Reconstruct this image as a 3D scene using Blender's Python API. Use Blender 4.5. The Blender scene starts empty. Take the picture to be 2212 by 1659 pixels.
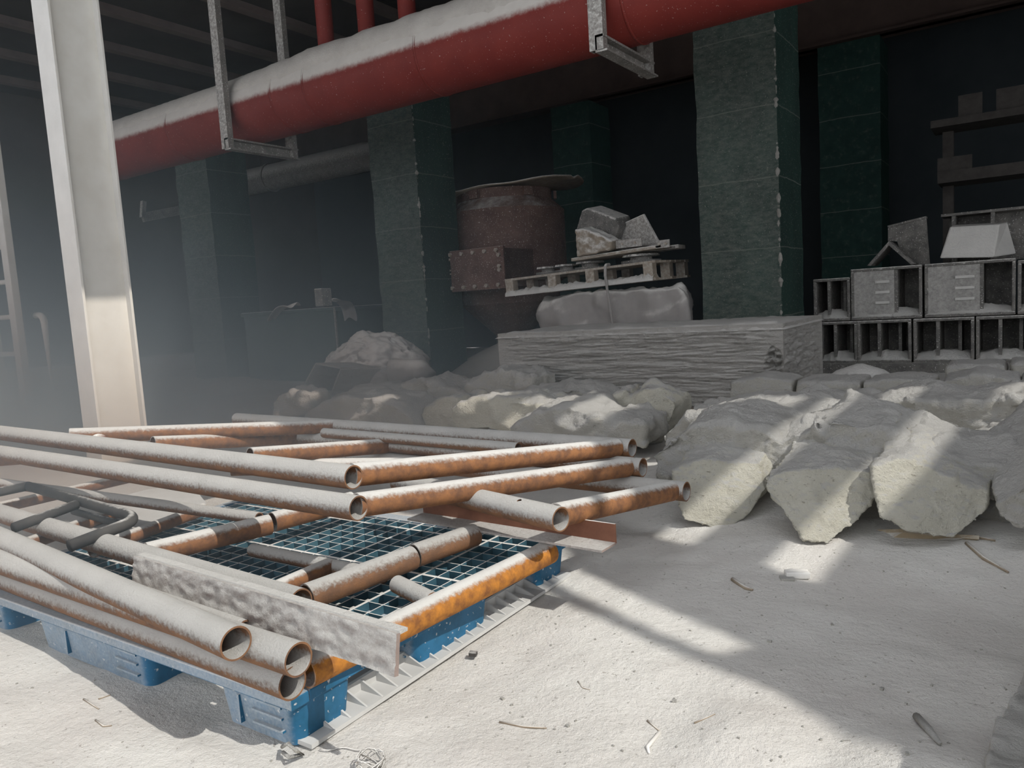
import bpy, bmesh, math, random
from mathutils import Vector, Matrix, noise
random.seed(7)
SC = bpy.context.scene
COL = SC.collection
# ------------------------------------------------------------------ camera
# building axes: X along the pillar row (towards the right), Y into the shed, Z up
W, H, F = 2212.0, 1659.0, 1650.0
CAM_H = 1.10
C0 = Vector((0, 0, CAM_H))
def _rot():
    d = Vector((2090 - 1106, 16500 - 829.5, F)).normalized()
    up = -d
    fwd = Vector((0, 0, 1)); fwd = (fwd - fwd.dot(up) * up).normalized()
    rt = fwd.cross(up)
    if rt.x < 0: rt = -rt
    R0 = Matrix((rt, fwd, up))
    t = math.radians(34)
    B = Matrix(((math.cos(t), -math.sin(t), 0), (math.sin(t), math.cos(t), 0), (0, 0, 1)))
    return B @ R0
MW = _rot()
def ray(px, py): return MW @ Vector((px - 1106, py - 829.5, F))
def PZ(px, py, z=0.0):
    r = ray(px, py); return C0 + r * ((z - CAM_H) / r.z)
def PY(px, py, Y):
    r = ray(px, py); return C0 + r * (Y / r.y)
def PX(px, py, X):
    r = ray(px, py); return C0 + r * (X / r.x)
cd = bpy.data.cameras.new('camera'); cam = bpy.data.objects.new('camera', cd); COL.objects.link(cam)
cd.sensor_fit = 'HORIZONTAL'; cd.sensor_width = 36.0; cd.lens = 36.0 * F / W
cd.clip_start = 0.02; cd.clip_end = 200
m = MW @ Matrix(((1, 0, 0), (0, -1, 0), (0, 0, -1)))
cam.matrix_world = Matrix.Translation(C0) @ m.to_4x4()
SC.camera = cam
# ------------------------------------------------------------------ light
SUN = Vector((0.88, -0.06, 1.0))            # direction towards the sun
world = bpy.data.worlds.new('World'); SC.world = world; world.use_nodes = True
bg = world.node_tree.nodes['Background']
bg.inputs[0].default_value = (0.92, 0.95, 1.0, 1); bg.inputs[1].default_value = 1.9
sd = bpy.data.lights.new('sun', 'SUN'); sd.energy = 3.4; sd.angle = math.radians(0.45); sd.color = (1, .965, .90)
so = bpy.data.objects.new('sun', sd); COL.objects.link(so)
so.rotation_euler = SUN.to_track_quat('Z', 'Y').to_euler(); so.location = (6, -2, 12)
vs = SC.view_settings
SC.display_settings.display_device = 'sRGB'
vs.view_transform = 'Standard'; vs.look = 'None'; vs.exposure = 0.0; vs.gamma = 1.0; vs.use_curve_mapping = False
SC.cycles.max_bounces = 6; SC.cycles.diffuse_bounces = 4; SC.cycles.volume_bounces = 0
SC.cycles.volume_step_rate = 2.0; SC.cycles.volume_max_steps = 64
SC.cycles.use_denoising = True
# ------------------------------------------------------------------ materials
def new_mat(name):
    mt = bpy.data.materials.new(name); mt.use_nodes = True
    nt = mt.node_tree; bs = nt.nodes['Principled BSDF']
    return mt, nt, bs
def N(nt, typ, **kw):
    n = nt.nodes.new(typ)
    for k, v in kw.items():
        if k.startswith('i_'):
            n.inputs[int(k[2:])].default_value = v
        else: setattr(n, k, v)
    return n
def noise_node(nt, scale, detail=4, rough=.6, vec=None, stretch=None):
    n = N(nt, 'ShaderNodeTexNoise'); n.inputs['Scale'].default_value = scale
    n.inputs['Detail'].default_value = detail; n.inputs['Roughness'].default_value = rough
    g = N(nt, 'ShaderNodeTexCoord')
    src = g.outputs['Object']
    if stretch:
        mp = N(nt, 'ShaderNodeMapping'); mp.inputs['Scale'].default_value = stretch
        nt.links.new(src, mp.inputs[0]); src = mp.outputs[0]
    nt.links.new(src, n.inputs['Vector'])
    return n
def ramp(nt, src, stops):
    r = N(nt, 'ShaderNodeValToRGB'); cr = r.color_ramp
    while len(cr.elements) < len(stops): cr.elements.new(.5)
    for e, (p, c) in zip(cr.elements, stops):
        e.position = p; e.color = (*c, 1) if len(c) == 3 else c
    nt.links.new(src, r.inputs[0]); return r
def mixc(nt, fac, a, b):
    m_ = N(nt, 'ShaderNodeMix', data_type='RGBA')
    if isinstance(fac, float): m_.inputs[0].default_value = fac
    else: nt.links.new(fac, m_.inputs[0])
    for s, v in ((6, a), (7, b)):
        if isinstance(v, tuple): m_.inputs[s].default_value = (*v, 1)
        else: nt.links.new(v, m_.inputs[s])
    return m_.outputs[2]
def math_(nt, op, a, b=None, clamp=False):
    m_ = N(nt, 'ShaderNodeMath', operation=op, use_clamp=clamp)
    for i, v in enumerate((a, b)):
        if v is None: continue
        if isinstance(v, (int, float)): m_.inputs[i].default_value = v
        else: nt.links.new(v, m_.inputs[i])
    return m_.outputs[0]
DUST = (.715, .70, .665)
def dusty(name, c1, c2, lo=.25, hi=.75, d=(0, -.45, .9), amp=.5, nscale=14, cscale=6, rough=.75, dust=DUST,
          bump=.3, bscale=90, bdist=.01, stretch=None, speck=0.0, nrough=.7, mstretch=None, extra=None, bfull=False):
    """a base of two colours under settled dust: the dust follows the up- and wind-facing sides"""
    mt, nt, bs = new_mat(name)
    cn = noise_node(nt, cscale, 6, .65, stretch=stretch)
    base = ramp(nt, cn.outputs[0], [(.35, c1), (.65, c2)]).outputs[0]
    if extra: base = extra(nt, base)
    geo = N(nt, 'ShaderNodeNewGeometry')
    dv = Vector(d).normalized()
    dot = N(nt, 'ShaderNodeVectorMath', operation='DOT_PRODUCT'); dot.inputs[1].default_value = dv
    nt.links.new(geo.outputs['Normal'], dot.inputs[0])
    nn = noise_node(nt, nscale, 8, nrough, stretch=mstretch)
    a = math_(nt, 'SUBTRACT', nn.outputs[0], .5); a = math_(nt, 'MULTIPLY', a, amp * 2)
    s = math_(nt, 'ADD', dot.outputs['Value'], a)
    mr = N(nt, 'ShaderNodeMapRange', interpolation_type='SMOOTHSTEP'); nt.links.new(s, mr.inputs[0])
    mr.inputs[1].default_value = lo; mr.inputs[2].default_value = hi
    mask = mr.outputs[0]
    if speck:
        sp = noise_node(nt, 60, 2, .5); spr = N(nt, 'ShaderNodeMapRange'); nt.links.new(sp.outputs[0], spr.inputs[0])
        spr.inputs[1].default_value = .66 - .1 * speck; spr.inputs[2].default_value = .72 - .1 * speck; spr.inputs[4].default_value = .7
        mask = math_(nt, 'MAXIMUM', mask, spr.outputs[0])
    dn = noise_node(nt, 5, 4, .6)
    dc = ramp(nt, dn.outputs[0], [(.3, tuple(x * .93 for x in dust)), (.7, tuple(min(1, x * 1.05) for x in dust))]).outputs[0]
    nt.links.new(mixc(nt, mask, base, dc), bs.inputs['Base Color'])
    bs.inputs['Roughness'].default_value = rough; bs.inputs['Specular IOR Level'].default_value = .25
    if bump:
        bn = noise_node(nt, bscale, 6, .75)
        bp = N(nt, 'ShaderNodeBump'); bp.inputs['Strength'].default_value = bump; bp.inputs['Distance'].default_value = bdist
        hgt = bn.outputs[0] if bfull else math_(nt, 'MULTIPLY', bn.outputs[0], math_(nt, 'ADD', math_(nt, 'MULTIPLY', mask, .8), .2))
        nt.links.new(hgt, bp.inputs['Height']); nt.links.new(bp.outputs[0], bs.inputs['Normal'])
    return mt
RUST1, RUST2 = (.20, .075, .028), (.36, .135, .035)
M = {}
M['pipe'] = dusty('dusty_rusty_pipe', (.15, .085, .055), (.26, .13, .065), .05, .72, d=(-.25, -.36, .9), amp=.62, nscale=75, cscale=12, bump=1.0, bscale=120, bdist=.012)
M['pipe_orange'] = dusty('orange_rust_pipe', (.15, .075, .045), (.31, .14, .058), .04, .55, d=(-.42, -.3, .9), amp=.42, nscale=60, cscale=22, bump=.8, bscale=120, bdist=.008)
M['pipe_bright'] = dusty('bright_orange_rust_pipe', (.22, .09, .03), (.52, .21, .035), .10, .55, d=(-.45, -.2, .9), amp=.42, nscale=60, cscale=26, bump=.8, bscale=120, bdist=.008)
M['pipe_dark'] = dusty('shaded_bent_pipe_dark_chip', (.045, .045, .045), (.08, .075, .07), .8, 1.2, d=(0, .1, 1), amp=.3, nscale=40, bump=.4, bscale=120, bdist=.005)  # dark stands for shade on the bent guard; also the dark chip's colour
M['iron'] = dusty('dust_caked_iron', (.24, .185, .165), (.34, .27, .24), .15, 1.05, d=(0, -.6, .8), amp=.38, nscale=85, bump=1.0, bscale=70, bdist=.014)
M['iron_clean'] = dusty('rusty_angle_iron', (.16, .07, .045), (.26, .12, .075), .35, .75, d=(0, -.1, 1), amp=.3, nscale=40, bump=.4, bdist=.004)
M['blue'] = dusty('blue_plastic', (.016, .095, .175), (.028, .15, .29), .05, 1.3, d=(-.45, -.62, .75), amp=.28, nscale=90, cscale=9, rough=.5, bump=.2, bscale=60, bdist=.004, speck=.05)
M['blue_deck'] = dusty('blue_plastic_deck', (.03, .08, .11), (.06, .14, .18), .35, .85, d=(-.1, -.1, 1), amp=.2, nscale=20, rough=.6, bump=.1, bdist=.003)
M['steel_white'] = dusty('pale_dusty_steel', (.70, .67, .60), (.78, .76, .70), .0, .6, dust=(.74, .725, .69), d=(-.1, -.8, .3), amp=.5, nscale=25, cscale=3, bump=.35, bscale=60, bdist=.006)
M['steel_grey'] = dusty('grey_bracket_steel', (.16, .15, .135), (.24, .22, .20), .3, .9, d=(0, -.5, .85), amp=.5, nscale=30, bump=.3, bscale=70, bdist=.005, speck=.4)
M['red'] = dusty('red_pipe_paint', (.15, .020, .016), (.19, .028, .021), .24, .44, d=(0, -.28, .95), amp=.12, nscale=14, cscale=2, rough=.6, bump=.08, bscale=40, bdist=.004, speck=-.35, dust=(.56, .53, .49), nrough=.8)
def pillar_extra(nt, base):
    tc = N(nt, 'ShaderNodeTexCoord'); sx = N(nt, 'ShaderNodeSeparateXYZ'); nt.links.new(tc.outputs['Object'], sx.inputs[0])
    wob = noise_node(nt, 3, 3, .6)
    zz = math_(nt, 'ADD', sx.outputs[2], math_(nt, 'MULTIPLY', wob.outputs[0], .04))
    f = math_(nt, 'FRACT', math_(nt, 'DIVIDE', zz, .78))
    ln = math_(nt, 'LESS_THAN', f, .018)
    return mixc(nt, math_(nt, 'MULTIPLY', ln, .28), base, (.30, .30, .27))
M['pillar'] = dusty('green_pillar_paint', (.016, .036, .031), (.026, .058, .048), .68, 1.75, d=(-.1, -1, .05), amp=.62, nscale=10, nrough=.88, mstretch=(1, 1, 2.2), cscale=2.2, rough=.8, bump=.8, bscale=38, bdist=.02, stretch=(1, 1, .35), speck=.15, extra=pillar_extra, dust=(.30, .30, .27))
M['crust'] = dusty('pale_crust', (.30, .29, .26), (.40, .39, .36), 2, 3, bump=1.0, bscale=60, bdist=.02, bfull=True)
M['pillar_back'] = dusty('shade_darkened_back_pillar', (.010, .032, .027), (.016, .045, .038), 1.0, 1.6, d=(0, -1, .05), amp=.5, nscale=9, bump=.3, bscale=30, bdist=.01, extra=pillar_extra, dust=(.2, .21, .19))  # pillar green darkened for the shade deep inside; dust is thinner too
M['concrete'] = dusty('dusty_dark_tank', (.06, .085, .085), (.09, .12, .115), .5, .95, d=(0, -.1, 1), amp=.3, nscale=20, cscale=2, bump=.3, bscale=30, bdist=.008)
M['dust'] = dusty('settled_dust', (.65, .635, .60), (.74, .725, .69), -1, -.5, bump=1.0, bscale=40, bdist=.02, bfull=True)
def floor_extra(nt, base):
    a = noise_node(nt, 1.1, 5, .6); r = ramp(nt, a.outputs[0], [(.35, (.645, .615, .58)), (.62, (.755, .74, .70))])
    v = noise_node(nt, 55, 3, .7); r2 = ramp(nt, v.outputs[0], [(.30, (.30, .27, .24)), (.36, (1, 1, 1))])
    m_ = N(nt, 'ShaderNodeMix', data_type='RGBA', blend_type='MULTIPLY'); m_.inputs[0].default_value = .55
    nt.links.new(r.outputs[0], m_.inputs[6]); nt.links.new(r2.outputs[0], m_.inputs[7])
    return m_.outputs[2]
M['floor'] = dusty('dust_covered_floor', (.56, .545, .51), (.64, .625, .59), 5, 6, bump=.8, bscale=34, bdist=.02, extra=floor_extra, bfull=True)
def pit_extra(nt, base):
    v = noise_node(nt, 38, 4, .75, stretch=(1, 1, 2.2)); r2 = ramp(nt, v.outputs[0], [(.30, (.42, .39, .33)), (.40, (1, 1, 1))])
    m_ = N(nt, 'ShaderNodeMix', data_type='RGBA', blend_type='MULTIPLY'); m_.inputs[0].default_value = .8
    nt.links.new(base, m_.inputs[6]); nt.links.new(r2.outputs[0], m_.inputs[7]); return m_.outputs[2]
M['cream'] = dusty('cream_insulation', (.77, .735, .615), (.85, .82, .71), .45, .95, d=(0, .1, 1), amp=.45, nscale=14, cscale=4, bump=1.0, bscale=60, bdist=.03, stretch=(1, 1, 3), bfull=True, extra=pit_extra)
M['lump'] = dusty('dusty_insulation', (.69, .665, .59), (.77, .745, .68), .1, .6, d=(0, -.2, 1), amp=.5, nscale=14, cscale=5, bump=1.0, bscale=55, bdist=.035, bfull=True, extra=pit_extra)
M['cloth'] = dusty('dusty_sack_cloth', (.30, .285, .27), (.36, .34, .325), .35, .95, d=(0, -.2, 1), amp=.25, nscale=8, cscale=4, bump=.25, bscale=20, bdist=.01)
M['film'] = dusty('dusty_stretch_film', (.50, .48, .445), (.60, .58, .545), .35, .9, d=(0, -.1, 1), amp=.4, nscale=10, cscale=9, bump=1.0, bscale=30, bdist=.04, stretch=(.12, .6, 2.2), bfull=True)
M['fan'] = dusty('brown_rusty_casing', (.105, .062, .052), (.18, .115, .095), .6, 1.5, d=(0, -.35, .95), amp=.7, nscale=4, cscale=3, bump=.3, bscale=40, bdist=.008, speck=.2)
M['wood'] = dusty('dusty_old_wood', (.24, .20, .155), (.34, .29, .235), .15, .7, d=(0, -.3, .95), amp=.5, nscale=25, cscale=12, bump=.6, bscale=50, bdist=.012)
M['block'] = dusty('dark_casing_block', (.10, .098, .092), (.20, .19, .175), .45, .85, d=(-.1, -.35, .95), amp=.75, nscale=16, cscale=9, bump=.5, bscale=45, bdist=.012, speck=.3)
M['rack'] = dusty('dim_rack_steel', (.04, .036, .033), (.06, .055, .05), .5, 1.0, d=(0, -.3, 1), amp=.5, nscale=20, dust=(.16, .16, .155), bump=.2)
M['block_front'] = dusty('dust_speckled_panel', (.12, .118, .11), (.22, .21, .195), .0, 1.3, d=(-.1, -.5, .9), amp=.55, nscale=24, nrough=.8, cscale=9, bump=.6, bscale=50, bdist=.012, bfull=True)
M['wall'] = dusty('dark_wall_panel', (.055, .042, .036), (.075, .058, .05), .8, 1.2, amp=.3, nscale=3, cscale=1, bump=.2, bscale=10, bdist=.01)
M['pipe_dust'] = dusty('shade_toned_pipe_dust', (.50, .47, .43), (.57, .54, .495), 2, 3, bump=.8, bscale=40, bdist=.015, bfull=True)  # dust darkened in colour to stand for the weaker light at the pipe
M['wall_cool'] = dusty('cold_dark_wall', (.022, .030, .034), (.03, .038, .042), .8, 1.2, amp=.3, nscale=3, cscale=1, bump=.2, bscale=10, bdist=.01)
M['roof'] = dusty('dark_roof_sheet', (.05, .045, .042), (.07, .062, .058), .8, 1.2, amp=.3, cscale=1, bump=0)
M['beam'] = dusty('dark_brown_beam', (.055, .038, .032), (.075, .052, .044), .6, 1.0, d=(0, 0, 1), amp=.3, cscale=2, bump=.1)
M['purlin'] = dusty('brown_purlin_steel', (.13, .10, .09), (.17, .135, .12), .5, .9, d=(0, 0, 1), amp=.3, cscale=2, bump=.1)
M['board'] = dusty('grey_flat_board', (.50, .50, .485), (.56, .555, .54), 2, 3, bump=.1, bscale=20, bdist=.003)
M['card'] = dusty('torn_cardboard', (.30, .235, .155), (.38, .31, .21), .5, .95, d=(0, 0, 1), amp=.4, bump=.3, bscale=40, bdist=.006)
M['straw'] = dusty('dry_splinter', (.22, .17, .12), (.34, .28, .21), .5, 1.1, d=(0, 0, 1), amp=.3, bump=.2)
M['white_stone'] = dusty('white_chip', (.72, .70, .66), (.76, .74, .70), 2, 3, bump=.2)
# ------------------------------------------------------------------ mesh helpers
class MB:
    def __init__(s): s.v = []; s.f = []
    def add(s, vs, fs):
        o = len(s.v); s.v += [Vector(v) for v in vs]; s.f += [tuple(i + o for i in f) for f in fs]; return s
    def box(s, a, b):
        x0, y0, z0 = a; x1, y1, z1 = b
        return s.add([(x0, y0, z0), (x1, y0, z0), (x1, y1, z0), (x0, y1, z0), (x0, y0, z1), (x1, y0, z1), (x1, y1, z1), (x0, y1, z1)],
                     [(0, 3, 2, 1), (4, 5, 6, 7), (0, 1, 5, 4), (1, 2, 6, 5), (2, 3, 7, 6), (3, 0, 4, 7)])
    def obox(s, c, ax, ay, az):
        """oriented box: centre and three half-axis vectors"""
        c, ax, ay, az = map(Vector, (c, ax, ay, az)); vs = []
        for k in (-1, 1):
            for i, j in ((-1, -1), (1, -1), (1, 1), (-1, 1)): vs.append(c + ax * i + ay * j + az * k)
        return s.add(vs, [(0, 3, 2, 1), (4, 5, 6, 7), (0, 1, 5, 4), (1, 2, 6, 5), (2, 3, 7, 6), (3, 0, 4, 7)])
    def bar(s, p, q, w, h, up=(0, 0, 1)):
        p, q = Vector(p), Vector(q); d = q - p; L = d.length; d.normalize()
        side = d.cross(Vector(up)).normalized(); u = side.cross(d)
        return s.obox((p + q) / 2, d * L / 2, side * w / 2, u * h / 2)
    def tube(s, pts, r, seg=24, wall=0.0, caps=True, sub=1):
        pts = [Vector(p) for p in pts]
        if sub > 1 and len(pts) == 2: pts = [pts[0].lerp(pts[1], i / sub) for i in range(sub + 1)]
        n = len(pts); rings = []
        d0 = (pts[1] - pts[0]).normalized()
        ref = Vector((0, 0, 1)) if abs(d0.z) < .9 else Vector((1, 0, 0))
        def ring(rad):
            out = []
            for i, p in enumerate(pts):
                if i == 0: d = pts[1] - pts[0]
                elif i == n - 1: d = pts[-1] - pts[-2]
                else: d = (pts[i + 1] - pts[i]).normalized() + (pts[i] - pts[i - 1]).normalized()
                d.normalize(); a = d.cross(ref).normalized(); b = a.cross(d)
                rr = rad[i] if isinstance(rad, (list, tuple)) else rad
                out.append([p + (a * math.cos(t) + b * math.sin(t)) * rr for t in (2 * math.pi * k / seg for k in range(seg))])
            return out
        outer = ring(r); vs = [v for rg in outer for v in rg]; fs = []
        for i in range(n - 1):
            for k in range(seg):
                k2 = (k + 1) % seg
                fs.append((i * seg + k, i * seg + k2, (i + 1) * seg + k2, (i + 1) * seg + k))
        if wall:
            inn = ring(r - wall); o = len(vs); vs += [v for rg in inn for v in rg]
            for i in range(n - 1):
                for k in range(seg):
                    k2 = (k + 1) % seg
                    fs.append((o + i * seg + k, o + (i + 1) * seg + k, o + (i + 1) * seg + k2, o + i * seg + k2))
            for k in range(seg):
                k2 = (k + 1) % seg; e = (n - 1) * seg
                fs.append((k, o + k, o + k2, k2)); fs.append((e + k, e + k2, o + e + k2, o + e + k))
        elif caps:
            fs.append(tuple(range(seg))); fs.append(tuple((n - 1) * seg + k for k in reversed(range(seg))))
        return s.add(vs, fs)
    def lathe(s, c, prof, seg=40, close=True):
        c = Vector(c); vs = []; fs = []
        for r, z in prof:
            for k in range(seg):
                t = 2 * math.pi * k / seg; vs.append(c + Vector((r * math.cos(t), r * math.sin(t), z)))
        n = len(prof)
        for i in range(n - 1):
            for k in range(seg):
                k2 = (k + 1) % seg
                fs.append((i * seg + k, i * seg + k2, (i + 1) * seg + k2, (i + 1) * seg + k))
        if close:
            fs.append(tuple(reversed(range(seg)))); fs.append(tuple((n - 1) * seg + k for k in range(seg)))
        return s.add(vs, fs)
    def prism(s, poly, off):
        """closed polygon (3D points) extruded along off"""
        off = Vector(off); n = len(poly); vs = [Vector(p) for p in poly] + [Vector(p) + off for p in poly]
        fs = [tuple(range(n)), tuple(reversed(range(n, 2 * n)))]
        for i in range(n): fs.append((i, i + n, (i + 1) % n + n, (i + 1) % n))
        return s.add(vs, fs)
    def build(s, name, mat, parent=None, smooth=False, bevel=0, origin=None):
        me = bpy.data.meshes.new(name)
        o3 = Vector(origin) if origin is not None else None
        if parent is not None and o3 is None: o3 = parent_origin(parent)
        if o3 is None: o3 = Vector((0, 0, 0))
        me.from_pydata([v - o3 for v in s.v], [], s.f); me.update()
        bm = bmesh.new(); bm.from_mesh(me); bmesh.ops.recalc_face_normals(bm, faces=bm.faces); bm.to_mesh(me); bm.free()
        if smooth:
            for p in me.polygons: p.use_smooth = True
        me.materials.append(mat)
        ob = bpy.data.objects.new(name, me); COL.objects.link(ob)
        if parent is not None:
            ob.parent = parent
            ob.location = (0, 0, 0)
        else: ob.location = o3
        if bevel:
            b = ob.modifiers.new('bevel', 'BEVEL'); b.width = bevel; b.segments = 2; b.limit_method = 'ANGLE'
        return ob
ORG = {}
def parent_origin(p):
    v = Vector(p.location); q = p.parent
    while q is not None: v += Vector(q.location); q = q.parent
    return v
def tag(o, label=None, cat=None, group=None, kind=None):
    if label: o['label'] = label
    if cat: o['category'] = cat
    if group: o['group'] = group
    if kind: o['kind'] = kind
    return o
def thing(name, label, cat, loc, group=None, kind=None):
    o = bpy.data.objects.new(name, None); o.empty_display_size = .1; COL.objects.link(o); o.location = loc
    return tag(o, label, cat, group, kind)
def smooth_angle(ob, deg=40):
    me = ob.data
    for p in me.polygons: p.use_smooth = True
    bm = bmesh.new(); bm.from_mesh(me)
    for e in bm.edges:
        e.smooth = not (len(e.link_faces) == 2 and e.calc_face_angle(0) > math.radians(deg))
    bm.to_mesh(me); bm.free()
    return ob
def tex(name, scale, depth=3):
    t = bpy.data.textures.get(name)
    if not t:
        t = bpy.data.textures.new(name, 'CLOUDS'); t.noise_scale = scale; t.noise_depth = depth
    return t
def rocky(ob, voxel=.025, amp=.05, scale=.25, fine=.015, fscale=.06, smooth=4):
    """thicken a rough solid into a lumpy, weathered one"""
    r = ob.modifiers.new('remesh', 'REMESH'); r.mode = 'VOXEL'; r.voxel_size = voxel
    if smooth:
        s_ = ob.modifiers.new('smooth', 'SMOOTH'); s_.iterations = smooth; s_.factor = .5
    for a, sc_ in ((amp, scale), (fine, fscale)):
        if not a: continue
        d = ob.modifiers.new('displace', 'DISPLACE'); d.texture = tex('clouds_%.3f' % sc_, sc_); d.texture_coords = 'GLOBAL'
        d.strength = a; d.mid_level = .5
    for p in ob.data.polygons: p.use_smooth = True
    r.use_smooth_shade = True
    return ob
def musg(scale):
    nm = 'ridge_%.2f' % scale; t_ = bpy.data.textures.get(nm)
    if not t_:
        t_ = bpy.data.textures.new(nm, 'MUSGRAVE'); t_.musgrave_type = 'RIDGED_MULTIFRACTAL'; t_.noise_scale = scale; t_.octaves = 4; t_.lacunarity = 2.1; t_.dimension_max = .9
    return t_
def ridges(o, scale, amp):
    d = o.modifiers.new('folds', 'DISPLACE'); d.texture = musg(scale); d.texture_coords = 'GLOBAL'; d.strength = amp; d.mid_level = .6
def fbm(x, y, z=0, o=4): return noise.fractal(Vector((x, y, z)), 1.0, 2.0, o)
# ------------------------------------------------------------------ the setting
CEIL = 6.15; XL, XR, YF, YB = -17.7, 6.5, -4.0, 16.3
def lin(a, b, st): 
    n = max(1, round((b - a) / st)); return [a + (b - a) * i / n for i in range(n)]
def sstep(a, b, x):
    t = max(0, min(1, (x - a) / (b - a))); return t * t * (3 - 2 * t)
mounds = [(-6.9, 10.4, 1.5, .62), (-6.3, 8.6, .8, .12), (-.9, 3.45, .8, .05), (-1.5, 4.1, .9, .10), (-.1, 3.9, .9, .06), (-12.0, 8.2, 1.6, .10), (-14.5, 9.2, 1.8, .14), (-.15, 1.75, .30, .05), (-.55, 1.75, .22, .03), (-3, 5.6, 1.6, .08), (-.2, 5.4, 1.5, .08)]
def floor_h(x, y):
    h = .016 * fbm(x * .8, y * .8) + .010 * fbm(x * 2.7, y * 2.7, 3)
    near = sstep(-3.8, -3.0, x) * sstep(6, 3, y)
    h += near * (.004 * fbm(x * 11, y * 11, 7, 3))
    rough = sstep(-.75, .1, x) * sstep(3.3, 2.4, y)
    h += rough * .010 * fbm(x * 7, y * 5, 2, 4)
    for mx, my, r, a in mounds:
        d = math.hypot(x - mx, y - my) / r
        if d < 1: h += a * (1 - d) ** 1.2 if a > .3 else a * (1 - d * d) ** 2
    if -3.6 < x < -1.4 and 1.0 < y < 2.7: h = min(h, .004)
    return h
xs = lin(XL, -7, .35) + lin(-7, -3.5, .07) + lin(-3.5, .6, .024) + lin(.6, XR, .3) + [XR]
ys = lin(YF, .7, .3) + lin(.7, 4.2, .024) + lin(4.2, 7, .06) + lin(7, 9.8, .10) + lin(9.8, YB, .35) + [YB]
mb = MB(); nx = len(xs); ny = len(ys)
mb.v = [Vector((x, y, floor_h(x, y))) for y in ys for x in xs]
mb.f = [(j * nx + i, j * nx + i + 1, (j + 1) * nx + i + 1, (j + 1) * nx + i) for j in range(ny - 1) for i in range(nx - 1)]
fl = mb.build('floor', M['floor'], smooth=True); tag(fl, 'dust covered concrete floor of the shed', 'floor', kind='structure')
# roof: sheets with missing panels that let the sun in; given where their light lands, then carried up along the sun
def up_sun(p): return (p[0] + SUN.x * CEIL, p[1] + SUN.y * CEIL)
holes = [
 [(-9, .62), (-9, 3.0), (-7.3, 3.0), (-7.3, 3.62), (-6.3, 3.62), (-5.8, 3.06), (-1.9, 3.02), (-1.8, 2.60), (-1.76, 2.48), (-.80, 2.07), (-.57, 2.0), (-.27, 1.80), (-.16, 1.62), (-.2, .9), (-.6, .62)],
 [(-1.84, 3.0), (-1.5, 2.63), (-.70, 2.26), (-.77, 2.14), (-1.74, 2.56)],
 [(-.87, 2.93), (-.64, 2.86), (-.57, 4.9), (-.80, 4.9)],
 [(-1.40, 3.12), (-1.20, 3.05), (-1.14, 4.9), (-1.36, 4.9)],
 [(-.52, 4.5), (.1, 4.5), (.1, 5.3), (-.52, 5.3)],
 [(-1.10, 4.75), (-.90, 4.75), (-.88, 5.3), (-1.08, 5.3)],
 [(-2.15, 4.25), (-1.48, 4.3), (-1.46, 4.8), (-2.1, 4.75)],
]
for px, py, Y, w, l in ((618, 870, 5.2, .08, .14), (656, 862, 5.2, .09, .13), (795, 882, 5.2, .16, .2), (1020, 872, 4.8, .22, .16), (1165, 885, 4.75, .26, .22), (1275, 900, 4.6, .2, .3)):
    g_ = PY(px, py, Y); u0, v0 = g_.x - SUN.x * g_.z, g_.y - SUN.y * g_.z
    holes.append([(u0 - w, v0 - l), (u0 + w * .7, v0 - l * .8), (u0 + w, v0 + l), (u0 - w * .8, v0 + l)])
bm = bmesh.new(); eds = []
def loop(pts, z):
    vsx = [bm.verts.new((x, y, z)) for x, y in pts]
    for i in range(len(vsx)): eds.append(bm.edges.new((vsx[i], vsx[(i + 1) % len(vsx)])))
loop([(XL, YF), (XR, YF), (XR, YB), (XL, YB)], CEIL)
for h in holes: loop([up_sun(p) for p in h], CEIL)
bmesh.ops.triangle_fill(bm, edges=eds, use_beauty=True)
me = bpy.data.meshes.new('ceiling'); bm.to_mesh(me); bm.free(); me.materials.append(M['roof'])
ce = bpy.data.objects.new('ceiling', me); COL.objects.link(ce); tag(ce, 'dark roof sheeting with missing panels', 'ceiling', kind='structure')
so_ = ce.modifiers.new('thick', 'SOLIDIFY'); so_.thickness = .02; so_.offset = 1
def struct(name, a, b, mat, label, cat='wall'):
    o = MB().box(a, b).build(name, mat); return tag(o, label, cat, kind='structure')
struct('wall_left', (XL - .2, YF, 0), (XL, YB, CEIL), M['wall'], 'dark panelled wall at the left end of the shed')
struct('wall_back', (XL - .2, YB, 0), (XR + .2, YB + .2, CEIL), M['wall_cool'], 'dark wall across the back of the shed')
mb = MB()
for a_, b_ in (((XR, YF, 0), (XR + .2, 3.2, CEIL)), ((XR, 9.0, 0), (XR + .2, YB, CEIL)), ((XR, 3.2, 4.4), (XR + .2, 9.0, CEIL))): mb.box(a_, b_)  # the bay is an unseen opening added to let skylight in
tag(mb.build('wall_right', M['wall']), 'dark wall at the right end of the shed with an added unseen bay for skylight', 'wall', kind='structure')
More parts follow.
